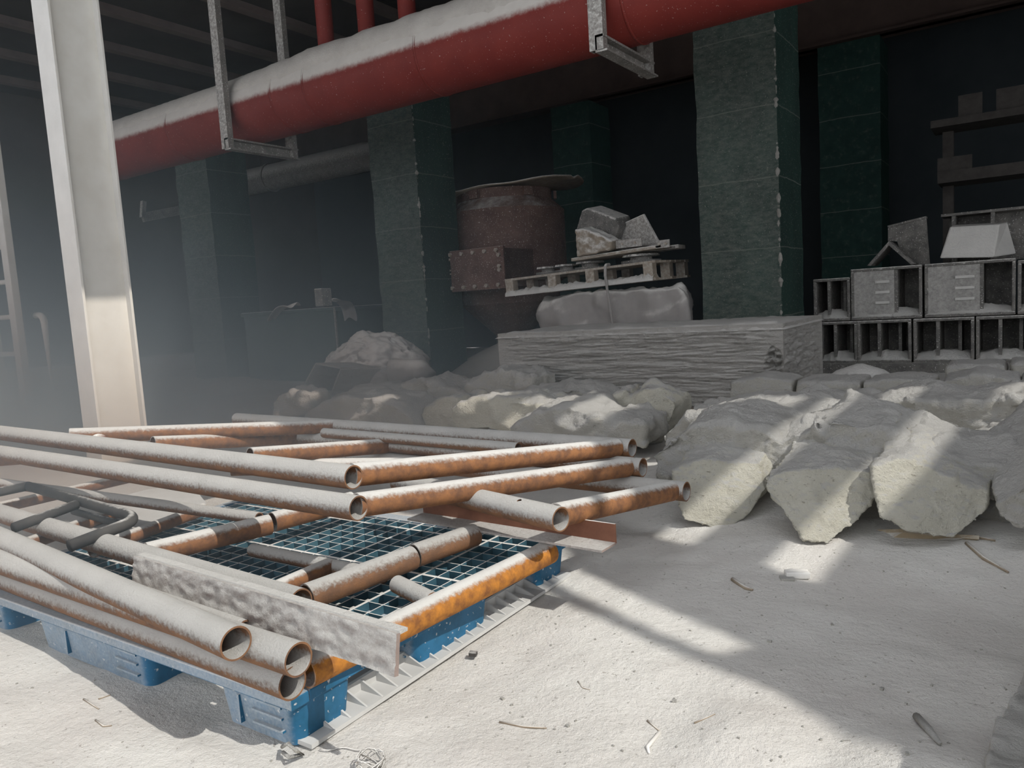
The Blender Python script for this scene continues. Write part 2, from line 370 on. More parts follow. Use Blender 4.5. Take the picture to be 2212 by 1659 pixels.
# ------------------------------------------------------------------ pillars, beams, purlins
def pillar(x0, x1, y0, d, top, label, group=None, mat='pillar'):
    mb = MB(); nz = int(top / .1); nw = 10
    o = Vector(((x0 + x1) / 2, y0 + d / 2, 0))
    cx = [x0 + (x1 - x0) * i / nw for i in range(nw)] ; cy = [y0 + d * i / nw for i in range(nw)]
    per = [(x, y0) for x in cx] + [(x1, y) for y in cy] + [(x, y0 + d) for x in [x1 - (x1 - x0) * i / nw for i in range(nw)]] + [(x0, y) for y in [y0 + d - d * i / nw for i in range(nw)]]
    n = len(per); vs = []
    for k in range(nz + 1):
        z = top * k / nz
        for px, py in per:
            e = .012 * fbm(px * 3, py * 3 + z * 3, z, 3)
            vs.append((px + e, py + e, z))
    fs = [(k * n + i, k * n + (i + 1) % n, (k + 1) * n + (i + 1) % n, (k + 1) * n + i) for k in range(nz) for i in range(n)]
    fs += [tuple(range(n)), tuple(nz * n + i for i in range(n))]
    mb.add(vs, fs)
    ob = mb.build('pillar', M[mat], origin=o); tag(ob, label, 'pillar', group)
    smooth_angle(ob, 50)
    if mat == 'pillar' and x0 > -9:
        mb = MB(); zs = [.5 + .015 * i for i in range(int((top - .6) / .015))]
        mb.tube([(x1 - .01 + .008 * fbm(z * 6, x1, 2, 3), y0 + .01, z) for z in zs], [max(.003, .008 + .030 * fbm(z * 5, x1, 0, 2) * sstep(4.6, 2.0, z) + .018 * fbm(z * 23, x1, 5, 3)) for z in zs], 8)
        tag(mb.build('dust_crust', M['crust'], ob, origin=o), 'pale crumbly crust along the pillar edge', kind='stuff').parent = ob
    return ob
pillar(-3.19, -2.27, 8.9, 1.05, 4.52, 'thick dark green pillar directly behind the film wrapped crate', 'green pillars')
pillar(-8.37, -7.46, 8.9, .90, 4.52, 'dusty green pillar between the dark tank and the brown fan casing', 'green pillars')
pillar(-13.39, -12.42, 8.9, .88, 4.52, 'hazy green pillar left of the dark tank', 'green pillars')
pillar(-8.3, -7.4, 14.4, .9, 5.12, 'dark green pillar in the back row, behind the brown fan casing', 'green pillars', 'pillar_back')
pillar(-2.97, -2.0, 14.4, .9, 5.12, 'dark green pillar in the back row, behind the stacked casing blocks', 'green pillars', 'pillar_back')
mb = MB(); mb.box((XL + .02, 14.4, 5.12), (XR - .02, 14.55, CEIL - .02)); mb.box((XL + .02, 14.25, 5.12), (XR - .02, 14.7, 5.16)); mb.box((XL + .02, 14.25, 5.97), (XR - .02, 14.7, 6.0))
tag(mb.build('roof_beam', M['beam']), 'long dark brown beam resting on the back row of pillars', 'beam')
mb = MB(); mb.box((XL + .02, 9.2, 4.52), (XR - .02, 9.5, 5.3)); mb.box((XL + .02, 9.0, 4.52), (XR - .02, 9.7, 4.56)); mb.box((XL + .02, 9.0, 5.26), (XR - .02, 9.7, 5.3))
tag(mb.build('roof_beam', M['beam']), 'long dark brown beam resting on the front row of pillars', 'beam')
px_ = -16.6; k = 0
names = ['first', 'second', 'third', 'fourth', 'fifth', 'sixth', 'seventh', 'eighth', 'ninth']
while px_ < -3.2:
    mb = MB(); mb.box((px_, .6, CEIL - .16), (px_ + .07, 14.2, CEIL - .01)); mb.box((px_ - .05, .6, CEIL - .17), (px_ + .12, 14.2, CEIL - .145))
    o = mb.build('roof_purlin', M['purlin'], origin=(px_, 7, CEIL - .1))
    tag(o, 'dark steel purlin under the roof, %s counted from the left wall' % names[k], 'purlin', 'roof purlins'); px_ += 1.55; k += 1
# long grey duct along the back, left of the middle pillar
p, q = PY(545, 350, 13.4), PY(800, 385, 13.4)
zz = (p.z + q.z) / 2
mb = MB(); mb.tube([(XL + .004, 13.4, zz), (q.x + 1.0, 13.4, zz)], .33, 32); mb.tube([(XL + 1.6, 13.4, zz), (XL + 1.66, 13.4, zz)], .36, 32); mb.tube([(-12.3, 13.4, zz), (-12.24, 13.4, zz)], .36, 32)
tag(smooth_angle(mb.build('air_duct', M['steel_grey'], origin=((p.x + q.x) / 2, 13.4, zz))), 'round grey duct in the dark behind the hanging bracket', 'duct')
# angled rail on the left wall
mb = MB(); a, b = PX(308, 470, XL + .1), PX(385, 455, XL + .1); mb.bar(a, b, .1, .22); c_ = PX(310, 435, XL + .1); mb.bar(a, c_, .1, .1, up=(0, 1, 0))
tag(mb.build('wall_rail', M['steel_grey'], origin=(a + b) / 2), 'pale steel rail fixed to the left wall beside hazy pillar', 'rail')
# low dusty ledge along the left wall
mb = MB(); mb.box((XL + .01, 3, 0), (XL + .9, 15.5, .38)); 
tag(mb.build('wall_ledge', M['dust'], bevel=.05), 'low dust covered ledge along the left wall', 'ledge')
# ------------------------------------------------------------------ white column (H section)
cb = PZ(256, 1000, 0)
cx, cy = cb.x + .022, cb.y
t = thing('steel_column', 'pale dusty steel column rising behind the rusty pipe stack', 'column', (cx, cy, 0))
mb = MB(); hw, hd = .118, .20
mb.box((cx - hw, cy - hd, .012), (cx + hw, cy - hd + .022, CEIL - .02)).build('front_flange', M['steel_white'], t, bevel=.004)
MB().box((cx - hw, cy + hd - .022, .012), (cx + hw, cy + hd, CEIL - .02)).build('rear_flange', M['steel_white'], t, bevel=.004)
MB().box((cx + hw * .35, cy - hd + .022, .012), (cx + hw * .35 + .016, cy + hd - .022, CEIL - .02)).build('web', M['steel_white'], t)
MB().box((cx - .25, cy - .3, 0), (cx + .25, cy + .3, .02)).build('base_plate', M['steel_white'], t)
# ------------------------------------------------------------------ ladder at the left edge
lb = PZ(62, 888, 0)
t = thing('steel_ladder', 'pale dusty steel ladder at the left edge of the photo', 'ladder', (lb.x, lb.y, 0))
D1 = Vector((1, 0, 0))
for off in (0, -.75):
    MB().box((lb.x + off - .10, lb.y - .05, 0), (lb.x + off + .08, lb.y + .05, 5.2)).build('stile', M['steel_white'], t, bevel=.01)
for py in (440, 530, 608, 685, 765, 862):
    z = PY(20, py, lb.y).z
    MB().tube([(lb.x - .72, lb.y, z), (lb.x - .06, lb.y, z)], .035, 12).build('rung', M['steel_white'], t, smooth=True)
g0 = PY(46, 683, lb.y + .05); g1 = PY(66, 695, lb.y + .05); 
zt = g0.z
pts = [Vector((lb.x + .02, lb.y + .25, zt))] + [Vector((lb.x + .12 + .12 * math.sin(a), lb.y + .25, zt - .12 + .12 * math.cos(a))) for a in [i * math.pi / 12 for i in range(7)]] + [Vector((lb.x + .24, lb.y + .25, 0))]
MB().tube(pts, .045, 12).build('handrail', M['steel_white'], t, smooth=True)
# ------------------------------------------------------------------ red overhead pipe
PYY, PZZ, PR = 6.5, 3.68, .385
t = thing('red_pipe', 'big red overhead pipe with dust lying along its top', 'pipe', (-6, PYY, PZZ))
PXL = PY(186, 330, PYY).x
mb = MB(); mb.tube([Vector((PXL + (3 - PXL) * i / 40, PYY, PZZ)) for i in range(41)], PR, 64)
smooth_angle(mb.build('pipe_body', M['red'], t))
# dust ridge heaped along the top of the pipe
mb = MB(); n = 260; seg = 14; x0, x1 = PXL + .1, -2.2; vs = []; fs = []
for i in range(n + 1):
    x = x0 + (x1 - x0) * i / n
    hump = .03 + .045 * sstep(-8.6, -6.3, x) * (0.6 + .8 * abs(fbm(x * 1.3, 4.2, 1, 3)))
    wdt = 1.0 + .22 * fbm(x * 2.1, 9, 2, 3) + .1 * fbm(x * 9, 3, 5, 3)
    for j in range(seg + 1):
        u = j / seg * 2 - 1
        ang = -.42 + u * (wdt * .80)
        rr = PR + hump * (1 - u * u) ** .7 + (.0 if abs(u) < .98 else -.012)
        rr += .006 * fbm(x * 14, u * 4, 3, 3) * (1 - u * u)
        vs.append((x, PYY + rr * math.sin(ang), PZZ + rr * math.cos(ang)))
for i in range(n):
    for j in range(seg):
        a = i * (seg + 1) + j; fs.append((a, a + 1, a + seg + 2, a + seg + 1))
mb.add(vs, fs); tag(mb.build('dust_layer', M['pipe_dust'], t, smooth=True), 'pale dust heaped on the pipe', kind='stuff')
for X in (PY(365, 300, 6.15).x, PY(590, 230, 6.15).x, PY(660, 210, 6.15).x, PY(900, 120, 6.15).x, PY(1345, 50, 6.15).x, PXL + .05, PXL + .45, PXL + .8):
    MB().tube([(X - .012, PYY, PZZ), (X + .012, PYY, PZZ)], PR + .007, 64).build('weld_seam', M['red'], t, smooth=True)
for bx in (695, 785, 875):
    p = PY(bx, 60, PYY - .05)
    mb = MB(); mb.tube([(p.x, PYY, PZZ + .2), (p.x, PYY, CEIL - .05)], .095, 20); mb.build('branch_pipe', M['red'], t, smooth=True)
def hanger(x, label, wl=.13):
    t = thing('pipe_hanger', label, 'pipe hanger', (x, PYY, PZZ - PR), 'red pipe hangers')
    yn, yf, zb = PYY - PR - .09, PYY + PR + .12, PZZ - PR - .045
    for nm, y in (('near_leg', yn), ('far_leg', yf)):
        mb = MB(); mb.box((x - wl / 2, y - .03, zb - .09), (x + wl / 2, y - .015, CEIL - .03)); mb.box((x - wl / 2, y - .015, zb - .09), (x - wl / 2 + .015, y + .05, CEIL - .03)); mb.box((x + wl / 2 - .015, y - .015, zb - .09), (x + wl / 2, y + .05, CEIL - .03))
        mb.build(nm, M['steel_grey'], t)
    mb = MB(); mb.box((x - .01, yn - .03, zb - .11), (x + .005, yf + .06, zb + .03)); mb.box((x + .005, yn - .03, zb + .01), (x + .07, yf + .06, zb + .03)); mb.box((x + .005, yn - .03, zb - .11), (x + .10, yf + .06, zb - .095))
    mb.build('cross_bar', M['steel_grey'], t)
hanger(PY(478, 200, PYY - PR - .1).x, 'grey steel hanger around the red pipe, nearest the white column')
hanger(PY(1288, 50, PYY - PR - .1).x, 'grey steel hanger around the red pipe, nearest the thick pillar')
# ------------------------------------------------------------------ plastic pallet
X0, X1, Y0, Y1, ZD = -3.50, -1.53, 1.19, 2.58, .145
t = thing('plastic_pallet', 'blue plastic pallet carrying the stack of rusty pipe barriers', 'pallet', ((X0 + X1) / 2, (Y0 + Y1) / 2, 0))
mb = MB(); z0 = ZD - .028
n = 28
for i in range(n + 1):
    x = X0 + (X1 - X0) * i / n
    w = .012 if i % 6 == 0 else .004
    mb.box((x - w / 2, Y0, z0), (x + w / 2, Y1, ZD))
for i in range(21):
    y = Y0 + (Y1 - Y0) * i / 20
    w = .014 if i % 6 == 0 else .004
    mb.box((X0, y - w / 2, z0), (X1, y + w / 2, ZD - .0005))
mb.build('deck_grid', M['blue_deck'], t)
mb = MB()
mb.box((X0 - .01, Y0 - .015, ZD - .03), (X1 + .01, Y0 + .045, ZD + .002)); mb.box((X0 - .01, Y1 - .045, ZD - .03), (X1 + .01, Y1 + .015, ZD + .002))
mb.box((X0 - .01, Y0 + .045, ZD - .03), (X0 + .04, Y1 - .045, ZD + .002)); mb.box((X1 - .035, Y0 + .045, ZD - .03), (X1 + .01, Y1 - .045, ZD + .002))
mb.build('deck_rim', M['blue'], t, bevel=.004)
def foot(xa, xb, ya, yb):
    mb = MB(); r = .035; k = 5; vs = []; tp = .012
    for z, s in ((0.0, tp), (ZD - .03, 0)):
        for cx_, cy_, a0 in ((xb - r - s, yb - r - s, 0), (xa + r + s, yb - r - s, 90), (xa + r + s, ya + r + s, 180), (xb - r - s, ya + r + s, 270)):
            for i in range(k + 1):
                a = math.radians(a0 + 90 * i / k); vs.append((cx_ + r * math.cos(a), cy_ + r * math.sin(a), z))
    nn = len(vs) // 2
    fs = [(i, (i + 1) % nn, nn + (i + 1) % nn, nn + i) for i in range(nn)] + [tuple(range(nn)), tuple(range(nn, 2 * nn))]
    mb.add(vs, fs)
    # moulded ribs on the front and right faces
    for zr in (.035, .07, .10):
        mb.box((xb - .17, ya - .003, zr), (xb - .05, ya + .02, zr + .006)); 
    mb.box((xa + (xb - xa) * .3 - .004, ya - .004, .02), (xa + (xb - xa) * .3 + .004, ya + .02, .1))
    return smooth_angle(mb.build('foot', M['blue'], t), 40)
xs_ = ((X0, -3.13), (-2.88, -2.2), (-1.85, X1)); ys_ = ((Y0, 1.40), (1.66, 2.05), (2.36, Y1))
for xa, xb in xs_:
    for ya, yb in ys_: foot(xa, xb, ya, yb)
for xa, xb in xs_:
    mb = MB(); w0, w1 = xb - .13, xb + .03
    if xb < -1.6: w0, w1 = xa + .02, xa + .16
    mb.box((w0, Y0 + .02, .004), (w1, Y1 - .02, .016))
    mb.box((w0, Y0 + .1, .016), (w0 + .012, Y1 - .1, .05)); mb.box((w0 + .06, Y0 + .1, .016), (w0 + .072, Y1 - .1, .05))
    nn = 20
    for i in range(nn):
        y = Y0 + .1 + (Y1 - Y0 - .2) * i / (nn - 1)
        mb.add([(w1 - .005, y - .003, .016), (w0 + .066, y - .003, .016), (w0 + .066, y - .003, .05), (w1 - .005, y + .003, .016), (w0 + .066, y + .003, .016), (w0 + .066, y + .003, .05)], [(0, 1, 2), (5, 4, 3), (0, 3, 4, 1), (1, 4, 5, 2), (2, 5, 3, 0)])
    mb.build('skid', M['board'], t)
# grey flat board lying on the far left of the pallet
zb = ZD + .022
bp = [PZ(-120, 1075, zb), PZ(230, 1162, zb), PZ(445, 1085, zb), PZ(150, 1003, zb)]
bp = [Vector((max(p.x, -4.2), p.y, zb - .018)) for p in bp]
tag(MB().prism(bp, (0, 0, .016)).build('flat_board', M['board'], origin=(-3, 2, zb)), 'smooth grey flat board lying on the pallet under the pipes', 'board')
# ------------------------------------------------------------------ pipes
R = .043
def welded(p, q):
    """run a bar between two rail axes, starting at the rails' skins"""
    d = (q - p).normalized() * R * .8
    return p + d, q - d
class Frame:
    def __init__(s, label, loc): s.t = thing('pipe_barrier', label, 'barrier', loc, 'stacked pipe barriers')
    def tube(s, name, p, q, r=R, mat='pipe'):
        p, q = Vector(p), Vector(q)
        mb = MB(); mb.tube([p, q], r, 32, wall=.005, sub=max(2, int((q - p).length / .12)))
        o = mb.build(name, M[mat], s.t); smooth_angle(o, 50)
        return o
def cut_hole(o, p, axis, r=.009):
    """a drilled bolt hole right through the near wall"""
    bmx = MB(); p = Vector(p); a = Vector(axis).normalized()
    bmx.tube([p + a * .03, p - a * .03], r, 16)
    c = bmx.build('cutter', M['pipe'])
    c.location = Vector(c.location) - parent_origin(o.parent) if False else c.location
    md = o.modifiers.new('hole', 'BOOLEAN'); md.object = c; md.operation = 'DIFFERENCE'; md.solver = 'EXACT'
    bpy.context.view_layer.update()
    dg = bpy.context.evaluated_depsgraph_get()
    me = bpy.data.meshes.new_from_object(o.evaluated_get(dg)); o.modifiers.remove(md)
    o.data = me
    me_c = c.data; bpy.data.objects.remove(c); bpy.data.meshes.remove(me_c)
    smooth_angle(o, 50)
def ext(p, q, d): return Vector(q) + (Vector(q) - Vector(p)).normalized() * d
# top frame
zA = .53
A = Frame('rusty pipe barrier lying topmost, bolt hole near its front corner', (-2.5, 2.2, zA))
a1, a1b = PZ(764, 1031, zA), PZ(-70, 926, zA)
o = A.tube('front_rail', a1, a1b); cut_hole(o, PZ(686, 1029, zA) + Vector((0, -R, .004)), (-.05, -1, .1))
RD = Vector((-math.cos(math.radians(3)), math.sin(math.radians(3)), 0))     # run of the rear rails
a3 = PZ(1366, 968, .40); a3b = PZ(512, 905, .40)
A.tube('rear_rail', a3, a3b)
A.tube('end_bar', *welded(a1 + (a1b - a1).normalized() * .055, a3 + RD * .055), mat='pipe_orange')
A.tube('cross_bar', PZ(722, 921, .40), PZ(150, 942, .53), mat='pipe_orange')
A.tube('middle_rail', PZ(1120, 969, .385), PZ(700, 935, .385), r=.030)
sm = PZ(213, 957, zA); dr = (a1b - a1).normalized()
MB().tube([sm - dr * .006, sm + dr * .006], R + .004, 32).build('weld_seam', M['iron_clean'], A.t, smooth=True)
# second frame
zB = .45
B = Frame('rusty pipe barrier second from the top, open front corner with frayed dust', (-2.6, 2.2, zB))
b1, b1b = PZ(775, 1098, zB), PZ(-70, 968, zB)
B.tube('front_rail', b1, b1b)
b3 = PZ(1389, 1010, .33)
B.tube('rear_rail', b3, b3 + RD * 2.7)
o = B.tube('end_bar', *welded(b1 + (b1b - b1).normalized() * .055, b3 + RD * .055), mat='pipe_orange')
cut_hole(o, PZ(812, 1087, zB) + Vector((.02, -R * .8, .006)), (.5, -1, .1))
B.tube('cross_bar', b3 + RD * 2.45, PZ(330, 959, zB), mat='pipe_orange')
B.tube('cross_bar', b3 + RD * 1.62, PZ(540, 985, zB - .02), mat='pipe_orange')
# third frame
zC = .365
Cc = Frame('rusty pipe barrier third from the top, jutting out furthest to the right', (-1.5, 2.4, zC))
c1 = PZ(1212, 1122, zC)
o = Cc.tube('front_rail', c1, PZ(860, 1040, zC)); cut_hole(o, PZ(1140, 1097, zC) + Vector((.0, -R * .7, R * .5)), (0, -1, .8))
c3 = PZ(1483, 1062, .25)
Cc.tube('rear_rail', c3, c3 + RD * 2.2)
Cc.tube('end_bar', *welded(c1 + (PZ(860, 1040, zC) - c1).normalized() * .055, c3 + RD * .055), mat='pipe_orange')
Cc.tube('cross_bar', c3 + RD * 1.5, PZ(500, 1010, zC - .02), mat='pipe_orange')
# lower frame with cracked bars
zD = .245
D = Frame('cracked pipe barrier beneath the top three, open end behind the flat iron bar', (-2.4, 1.7, zD))
d1, d1b = PZ(650, 1302, zD), PZ(-70, 1088, zD)
D.tube('front_rail', d1, d1b)
D.tube('cross_bar', PZ(318, 1196, zD), PZ(582, 1133, zD), mat='pipe_orange'); D.tube('cross_bar', PZ(588, 1128, zD), PZ(760, 1082, zD), mat='pipe_orange')
D.tube('end_bar', PZ(662, 1290, zD - .02), PZ(890, 1205, zD - .02), mat='pipe'); D.tube('end_bar', PZ(894, 1201, zD - .02), PZ(1025, 1155, zD - .02), mat='pipe')
zE = ZD + .047
E_ = Frame('lowest pipe barrier, with the bright orange bar along the pallet edge', (-1.8, 1.8, zE))
E_.tube('end_bar', PZ(660, 1452, zE), PZ(1186, 1192, zE), mat='pipe_bright')
E_.tube('front_rail', PZ(632, 1476, zE - .004), PZ(-70, 1218, zE - .004))
E_.tube('cross_bar', PZ(858, 1262, zE), PZ(935, 1300, zE), r=.03)
def loose(p, q, label, mat='pipe', r=R):
    p, q = Vector(p), Vector(q); mb = MB(); mb.tube([p, q], r, 32, wall=.005, sub=max(2, int((q - p).length / .12)))
    o = mb.build('steel_pipe', M[mat], origin=(p + q) / 2); smooth_angle(o, 50); return tag(o, label, 'pipe', 'loose pipes on the pallet')
zL = zE + .085
loose(PZ(510, 1390, .31), PZ(-70, 1133, .31), 'loose rusty pipe lying outermost on the front edge, open end leftmost of three')
loose(PZ(645, 1425, .264), PZ(-70, 1190, .264), 'loose rusty pipe whose round open end sits under the flat iron bar')
loose(PZ(530, 1358, .262), PZ(250, 1262, .262), 'thin broken pipe tucked between front pipes under the iron bar', r=.024)
loose(PZ(545, 1188, ZD + .028), PZ(830, 1245, ZD + .028), 'thin dusty pipe lying along the blue deck grid', r=.026)
loose(PZ(592, 1275, ZD + .03), PZ(712, 1222, ZD + .03), 'short orange pipe stub standing open on the blue deck grid', 'pipe_orange', .03)
loose(PZ(-60, 1110, .20), PZ(290, 1030, .20), 'rusty cross pipe at the left edge below the two long rails', 'pipe_orange', .03)
loose(PZ(60, 1175, .195), PZ(255, 1105, .195), 'rust speckled short pipe left of the bent guard', 'pipe_orange', .03)
loose(PZ(200, 1190, .195), PZ(440, 1100, .195), 'rust brown pipe passing under the corner of the bent guard', 'pipe_orange', .03)
loose(PZ(-60, 1035, .30), PZ(560, 1120, .255), 'long thin dusty pipe slanting across the pallet behind the bent guard', 'pipe', .026)
loose(PZ(-60, 1000, .36), PZ(40, 993, .36), 'short rust red pipe poking in at the left edge between rails', 'pipe_orange', .03)
# bent guard, its shade painted as a dark tube colour
zF = .305
def arc(p0, p1, p2, k=8, f=.35):
    a = p1.lerp(p0, f); b = p1.lerp(p2, f); return [ (a.lerp(p1, i / k)).lerp(p1.lerp(b, i / k), i / k) for i in range(k + 1)]
q0, q1, q2, q3 = PZ(-60, 1075, zF), PZ(60, 1050, zF), PZ(305, 1120, zF), PZ(150, 1180, zF - .03)
t = thing('bent_tube_guard', 'bent tube guard with its shade painted dark, rounded corner on the pipe stack', 'tube guard', (q2.x, q2.y, zF))
d_ = (q2 - q1)
MB().tube([q1] + arc(q1 + d_ * .6, q2, q3, 10, .30) + [q3], .024, 20).build('bent_rail', M['pipe_dark'], t, smooth=True)
MB().tube([q0, q1], .024, 20).build('side_rail', M['pipe_dark'], t, smooth=True)
MB().tube([PZ(165, 1090, zF), PZ(30, 1140, zF - .02)], .022, 20).build('cross_rail', M['pipe_dark'], t, smooth=True)
MB().tube([PZ(160, 1105, zF - .05), PZ(270, 1135, zF - .05)], .016, 16).build('inner_rail', M['pipe_dark'], t, smooth=True)
# flat iron bar (channel) across the front pipes
zi = .265
p0, p1 = PZ(290, 1266, zi), PZ(858, 1461, zi)
ax = (p1 - p0).normalized(); hgt = .098; up = Vector((0, .18, 1)).normalized()
mb = MB(); n = 120; NJ = 14; vs = []; fs = []
nrm = ax.cross(up).normalized()
def face_pt(i, j, side):
    s_ = i / n; u = j / NJ; e = .005 * fbm(s_ * 30, u * 4, side * 5, 5)
    return p0.lerp(p1, s_) + up * (hgt * u) + nrm * ((.008 if side == 0 else -.004) + (e if side == 0 else 0))
for side in (0, 1):
    for i in range(n + 1):
        for j in range(NJ + 1): vs.append(face_pt(i, j, side))
def id_(i, j, s_): return s_ * (n + 1) * (NJ + 1) + i * (NJ + 1) + j
for i in range(n):
    for j in range(NJ):
        fs.append((id_(i, j, 0), id_(i + 1, j, 0), id_(i + 1, j + 1, 0), id_(i, j + 1, 0)))
        fs.append((id_(i, j, 1), id_(i, j + 1, 1), id_(i + 1, j + 1, 1), id_(i + 1, j, 1)))
    for j, fl_ in ((0, 0), (NJ, 1)):
        a = (id_(i, j, 0), id_(i, j, 1), id_(i + 1, j, 1), id_(i + 1, j, 0)); fs.append(a)
for i in (0, n):
    for j in range(NJ): fs.append((id_(i, j, 0), id_(i, j + 1, 0), id_(i, j + 1, 1), id_(i, j, 1)))
mb.add(vs, fs)
pt0, pt1 = p0 + up * hgt - nrm * .002, p1 + up * hgt - nrm * .002
bk = Vector((0, 1, -.05)).normalized()
t = thing('angle_iron', 'dust caked angle iron lying across the front pipe ends', 'angle iron', (p0 + p1) / 2, 'angle irons')
smooth_angle(mb.build('front_flange', M['iron'], t), 60)
MB().obox((pt0 + pt1) / 2 + bk * .014, (pt1 - pt0) / 2, bk * .014, up * .004).build('top_flange', M['dust'], t)
# angle iron at the right, under the third frame
zg = ZD + .10
g0, g1 = PZ(1300, 1192, zg), PZ(880, 1122, zg); ax = (g1 - g0).normalized(); sd_ = Vector((0, 0, 1)).cross(ax).normalized()
if sd_.y < 0: sd_ = -sd_
t = thing('angle_iron', 'angle iron with red inner flange under the jutting pipe corner', 'angle iron', (g0 + g1) / 2, 'angle irons')
MB().obox((g0 + g1) / 2 + sd_ * .05, (g1 - g0) / 2, sd_ * .05, (0, 0, .004)).build('flat_flange', M['iron'], t)
MB().obox((g0 + g1) / 2 + sd_ * .10 + Vector((0, 0, .035)), (g1 - g0) / 2, sd_ * .004, (0, 0, .035)).build('upright_flange', M['iron_clean'], t)
# ------------------------------------------------------------------ dark tank with rags, left of the middle pillar
a, b = PY(524, 682, 8.75), PY(722, 662, 8.75)
tw0, tw1, th_ = a.x, b.x, (a.z + b.z) / 2
t = thing('steel_tank', 'dark square tank standing between the hazy and middle pillars', 'tank', ((tw0 + tw1) / 2, 9.9, 0))
MB().box((tw0, 8.75, 0), (tw1, 11.3, th_)).build('tank_body', M['concrete'], t, bevel=.05)
MB().box((tw0 - .03, 8.72, th_ - .05), (tw1 + .03, 11.33, th_ + .02)).build('top_rim', M['concrete'], t, bevel=.02)
MB().tube([(tw1 + .01, 8.74, 0), (tw1 + .01, 8.74, th_)], .02, 8).build('corner_weld', M['steel_grey'], t)
def rag(name, label, pts, w, mat, cat='rag'):
    mb = MB(); vs = []; fs = []; n = len(pts); k = 8
    for i, p in enumerate(pts):
        for j in range(k + 1):
            u = j / k * 2 - 1
            vs.append(Vector(p) + Vector((u * w * .25, u * w, .03 * math.sin(3 * u + i * 1.7) - .02 * u * u)) )
    for i in range(n - 1):
        for j in range(k): q = i * (k + 1) + j; fs.append((q, q + 1, q + k + 2, q + k + 1))
    mb.add(vs, fs); o = mb.build(name, M[mat], smooth=True, origin=pts[0]); s_ = o.modifiers.new('thick', 'SOLIDIFY'); s_.thickness = .02
    ss = o.modifiers.new('sub', 'SUBSURF'); ss.levels = ss.render_levels = 2
    return tag(o, label, cat)
zt = th_ + .05
rag('cloth_strip', 'pale cloth strip hanging over the front edge of the dark tank', [PY(585, 690, 8.68), PY(590, 676, 8.68), PZ(603, 664, zt + .02), PZ(622, 657, zt + .03), PZ(640, 656, zt)], .08, 'cloth')
rag('old_rag', 'crumpled old rag draped over the right edge of dark tank', [PZ(704, 651, zt + .04), PZ(720, 646, zt + .08), PZ(735, 646, zt + .06), PY(748, 656, 9.0), PY(756, 676, 9.0), PY(757, 690, 9.0)], .12, 'cloth')
p = PZ(695, 655, zt); 
tag(MB().box((p.x - .07, p.y - .05, zt - .04), (p.x + .07, p.y + .12, zt + .19)).build('wood_block', M['block'], origin=p, bevel=.01), 'small upright wood block on top of dark tank', 'wood block')
# dusty scrub growing at the foot of the hazy pillar
mb = MB(); rc = random.Random(3); c = PZ(490, 800, .0)
for i in range(70):
    p = c + Vector((rc.uniform(-.1, .55), rc.uniform(-.25, .1), rc.uniform(.05, .85))); a = rc.uniform(0, 6.28); l = rc.uniform(.05, .12)
    d = Vector((math.cos(a), math.sin(a), rc.uniform(-.6, .6))) * l; w = d.cross(Vector((0, 0, 1))).normalized() * l * .45
    mb.add([p - d, p + w, p + d, p - w], [(0, 1, 2, 3)])
for i in range(6): mb.tube([c + Vector((.2, -.1, 0)), c + Vector((rc.uniform(-.1, .5), rc.uniform(-.2, .05), rc.uniform(.5, .85)))], .008, 6)
tag(mb.build('dried_shrub', M['cloth'], origin=c), 'small dusty shrub at the foot of the hazy pillar', 'shrub')
# ------------------------------------------------------------------ brown fan casing
YFN = 11.0
fx = (PY(985, 480, YFN).x + PY(1208, 460, YFN).x) / 2
def fz(py, px=1090, k=1.0): return PY(px, py, YFN - rb * k).z
rb = (PY(1208, 460, YFN).x - PY(985, 480, YFN).x) / 2 * .95
t = thing('fan_casing', 'rusty brown fan casing with bent sheet lid and funnel foot', 'fan casing', (fx, YFN, 0))
MB().lathe((fx, YFN, 0), [(rb * .30, .0), (rb * .30, fz(775, k=.3)), (rb * .36, fz(765, k=.3)), (rb * .36, fz(748, k=.3)), (rb * .28, fz(745, k=.3)), (rb * .28, fz(725, k=.3)), (rb * .84, fz(655, k=.84)), (rb * .86, fz(630)), (rb * .86, fz(600))], 48).build('funnel', M['fan'], t, smooth=False)
smooth_angle(MB().lathe((fx, YFN, 0), [(rb * .9, fz(610)), (rb, fz(600)), (rb, fz(442)), (rb * .97, fz(438)), (rb * .80, fz(420, k=.8)), (rb * .80, fz(398, k=.8))], 56).build('drum', M['fan'], t), 30)
for k in range(6):
    a = math.radians(-150 + k * 60); d = Vector((math.cos(a), math.sin(a), 0))
    MB().bar(Vector((fx, YFN, fz(420, k=.8))) + d * rb * .86, Vector((fx, YFN, fz(402, k=.8))) + d * rb * .86, .05, .16, up=(-d.y, d.x, 0)).build('lid_bracket', M['fan'], t)
mb = MB(); n = 24; vs = []; fs = []
lx0, lx1 = PY(952, 432, YFN).x, PY(1245, 408, YFN).x
for i in range(n + 1):
    u = i / n; x = lx0 + (lx1 - lx0) * u
    e_, p_, q_ = fz(430, k=0), fz(391, k=.8), fz(408, k=0)
    zc = e_ + (p_ - e_) * math.sin(u / .38 * math.pi / 2) if u < .38 else p_ + (q_ - p_) * ((u - .38) / .62) ** 1.6
    zc += .02 * math.sin(u * 14)
    for j in range(9):
        v = j / 8 * 2 - 1; vs.append((x, YFN + v * rb * .9 * math.sqrt(max(.05, 1 - (2 * u - 1) ** 4)), zc + .02 * v + .02 * math.sin(v * 5 + u * 6)))
for i in range(n):
    for j in range(8): q = i * 9 + j; fs.append((q, q + 1, q + 10, q + 9))
mb.add(vs, fs); o = mb.build('sheet_lid', M['wood'], t, smooth=True); s_ = o.modifiers.new('thick', 'SOLIDIFY'); s_.thickness = .025
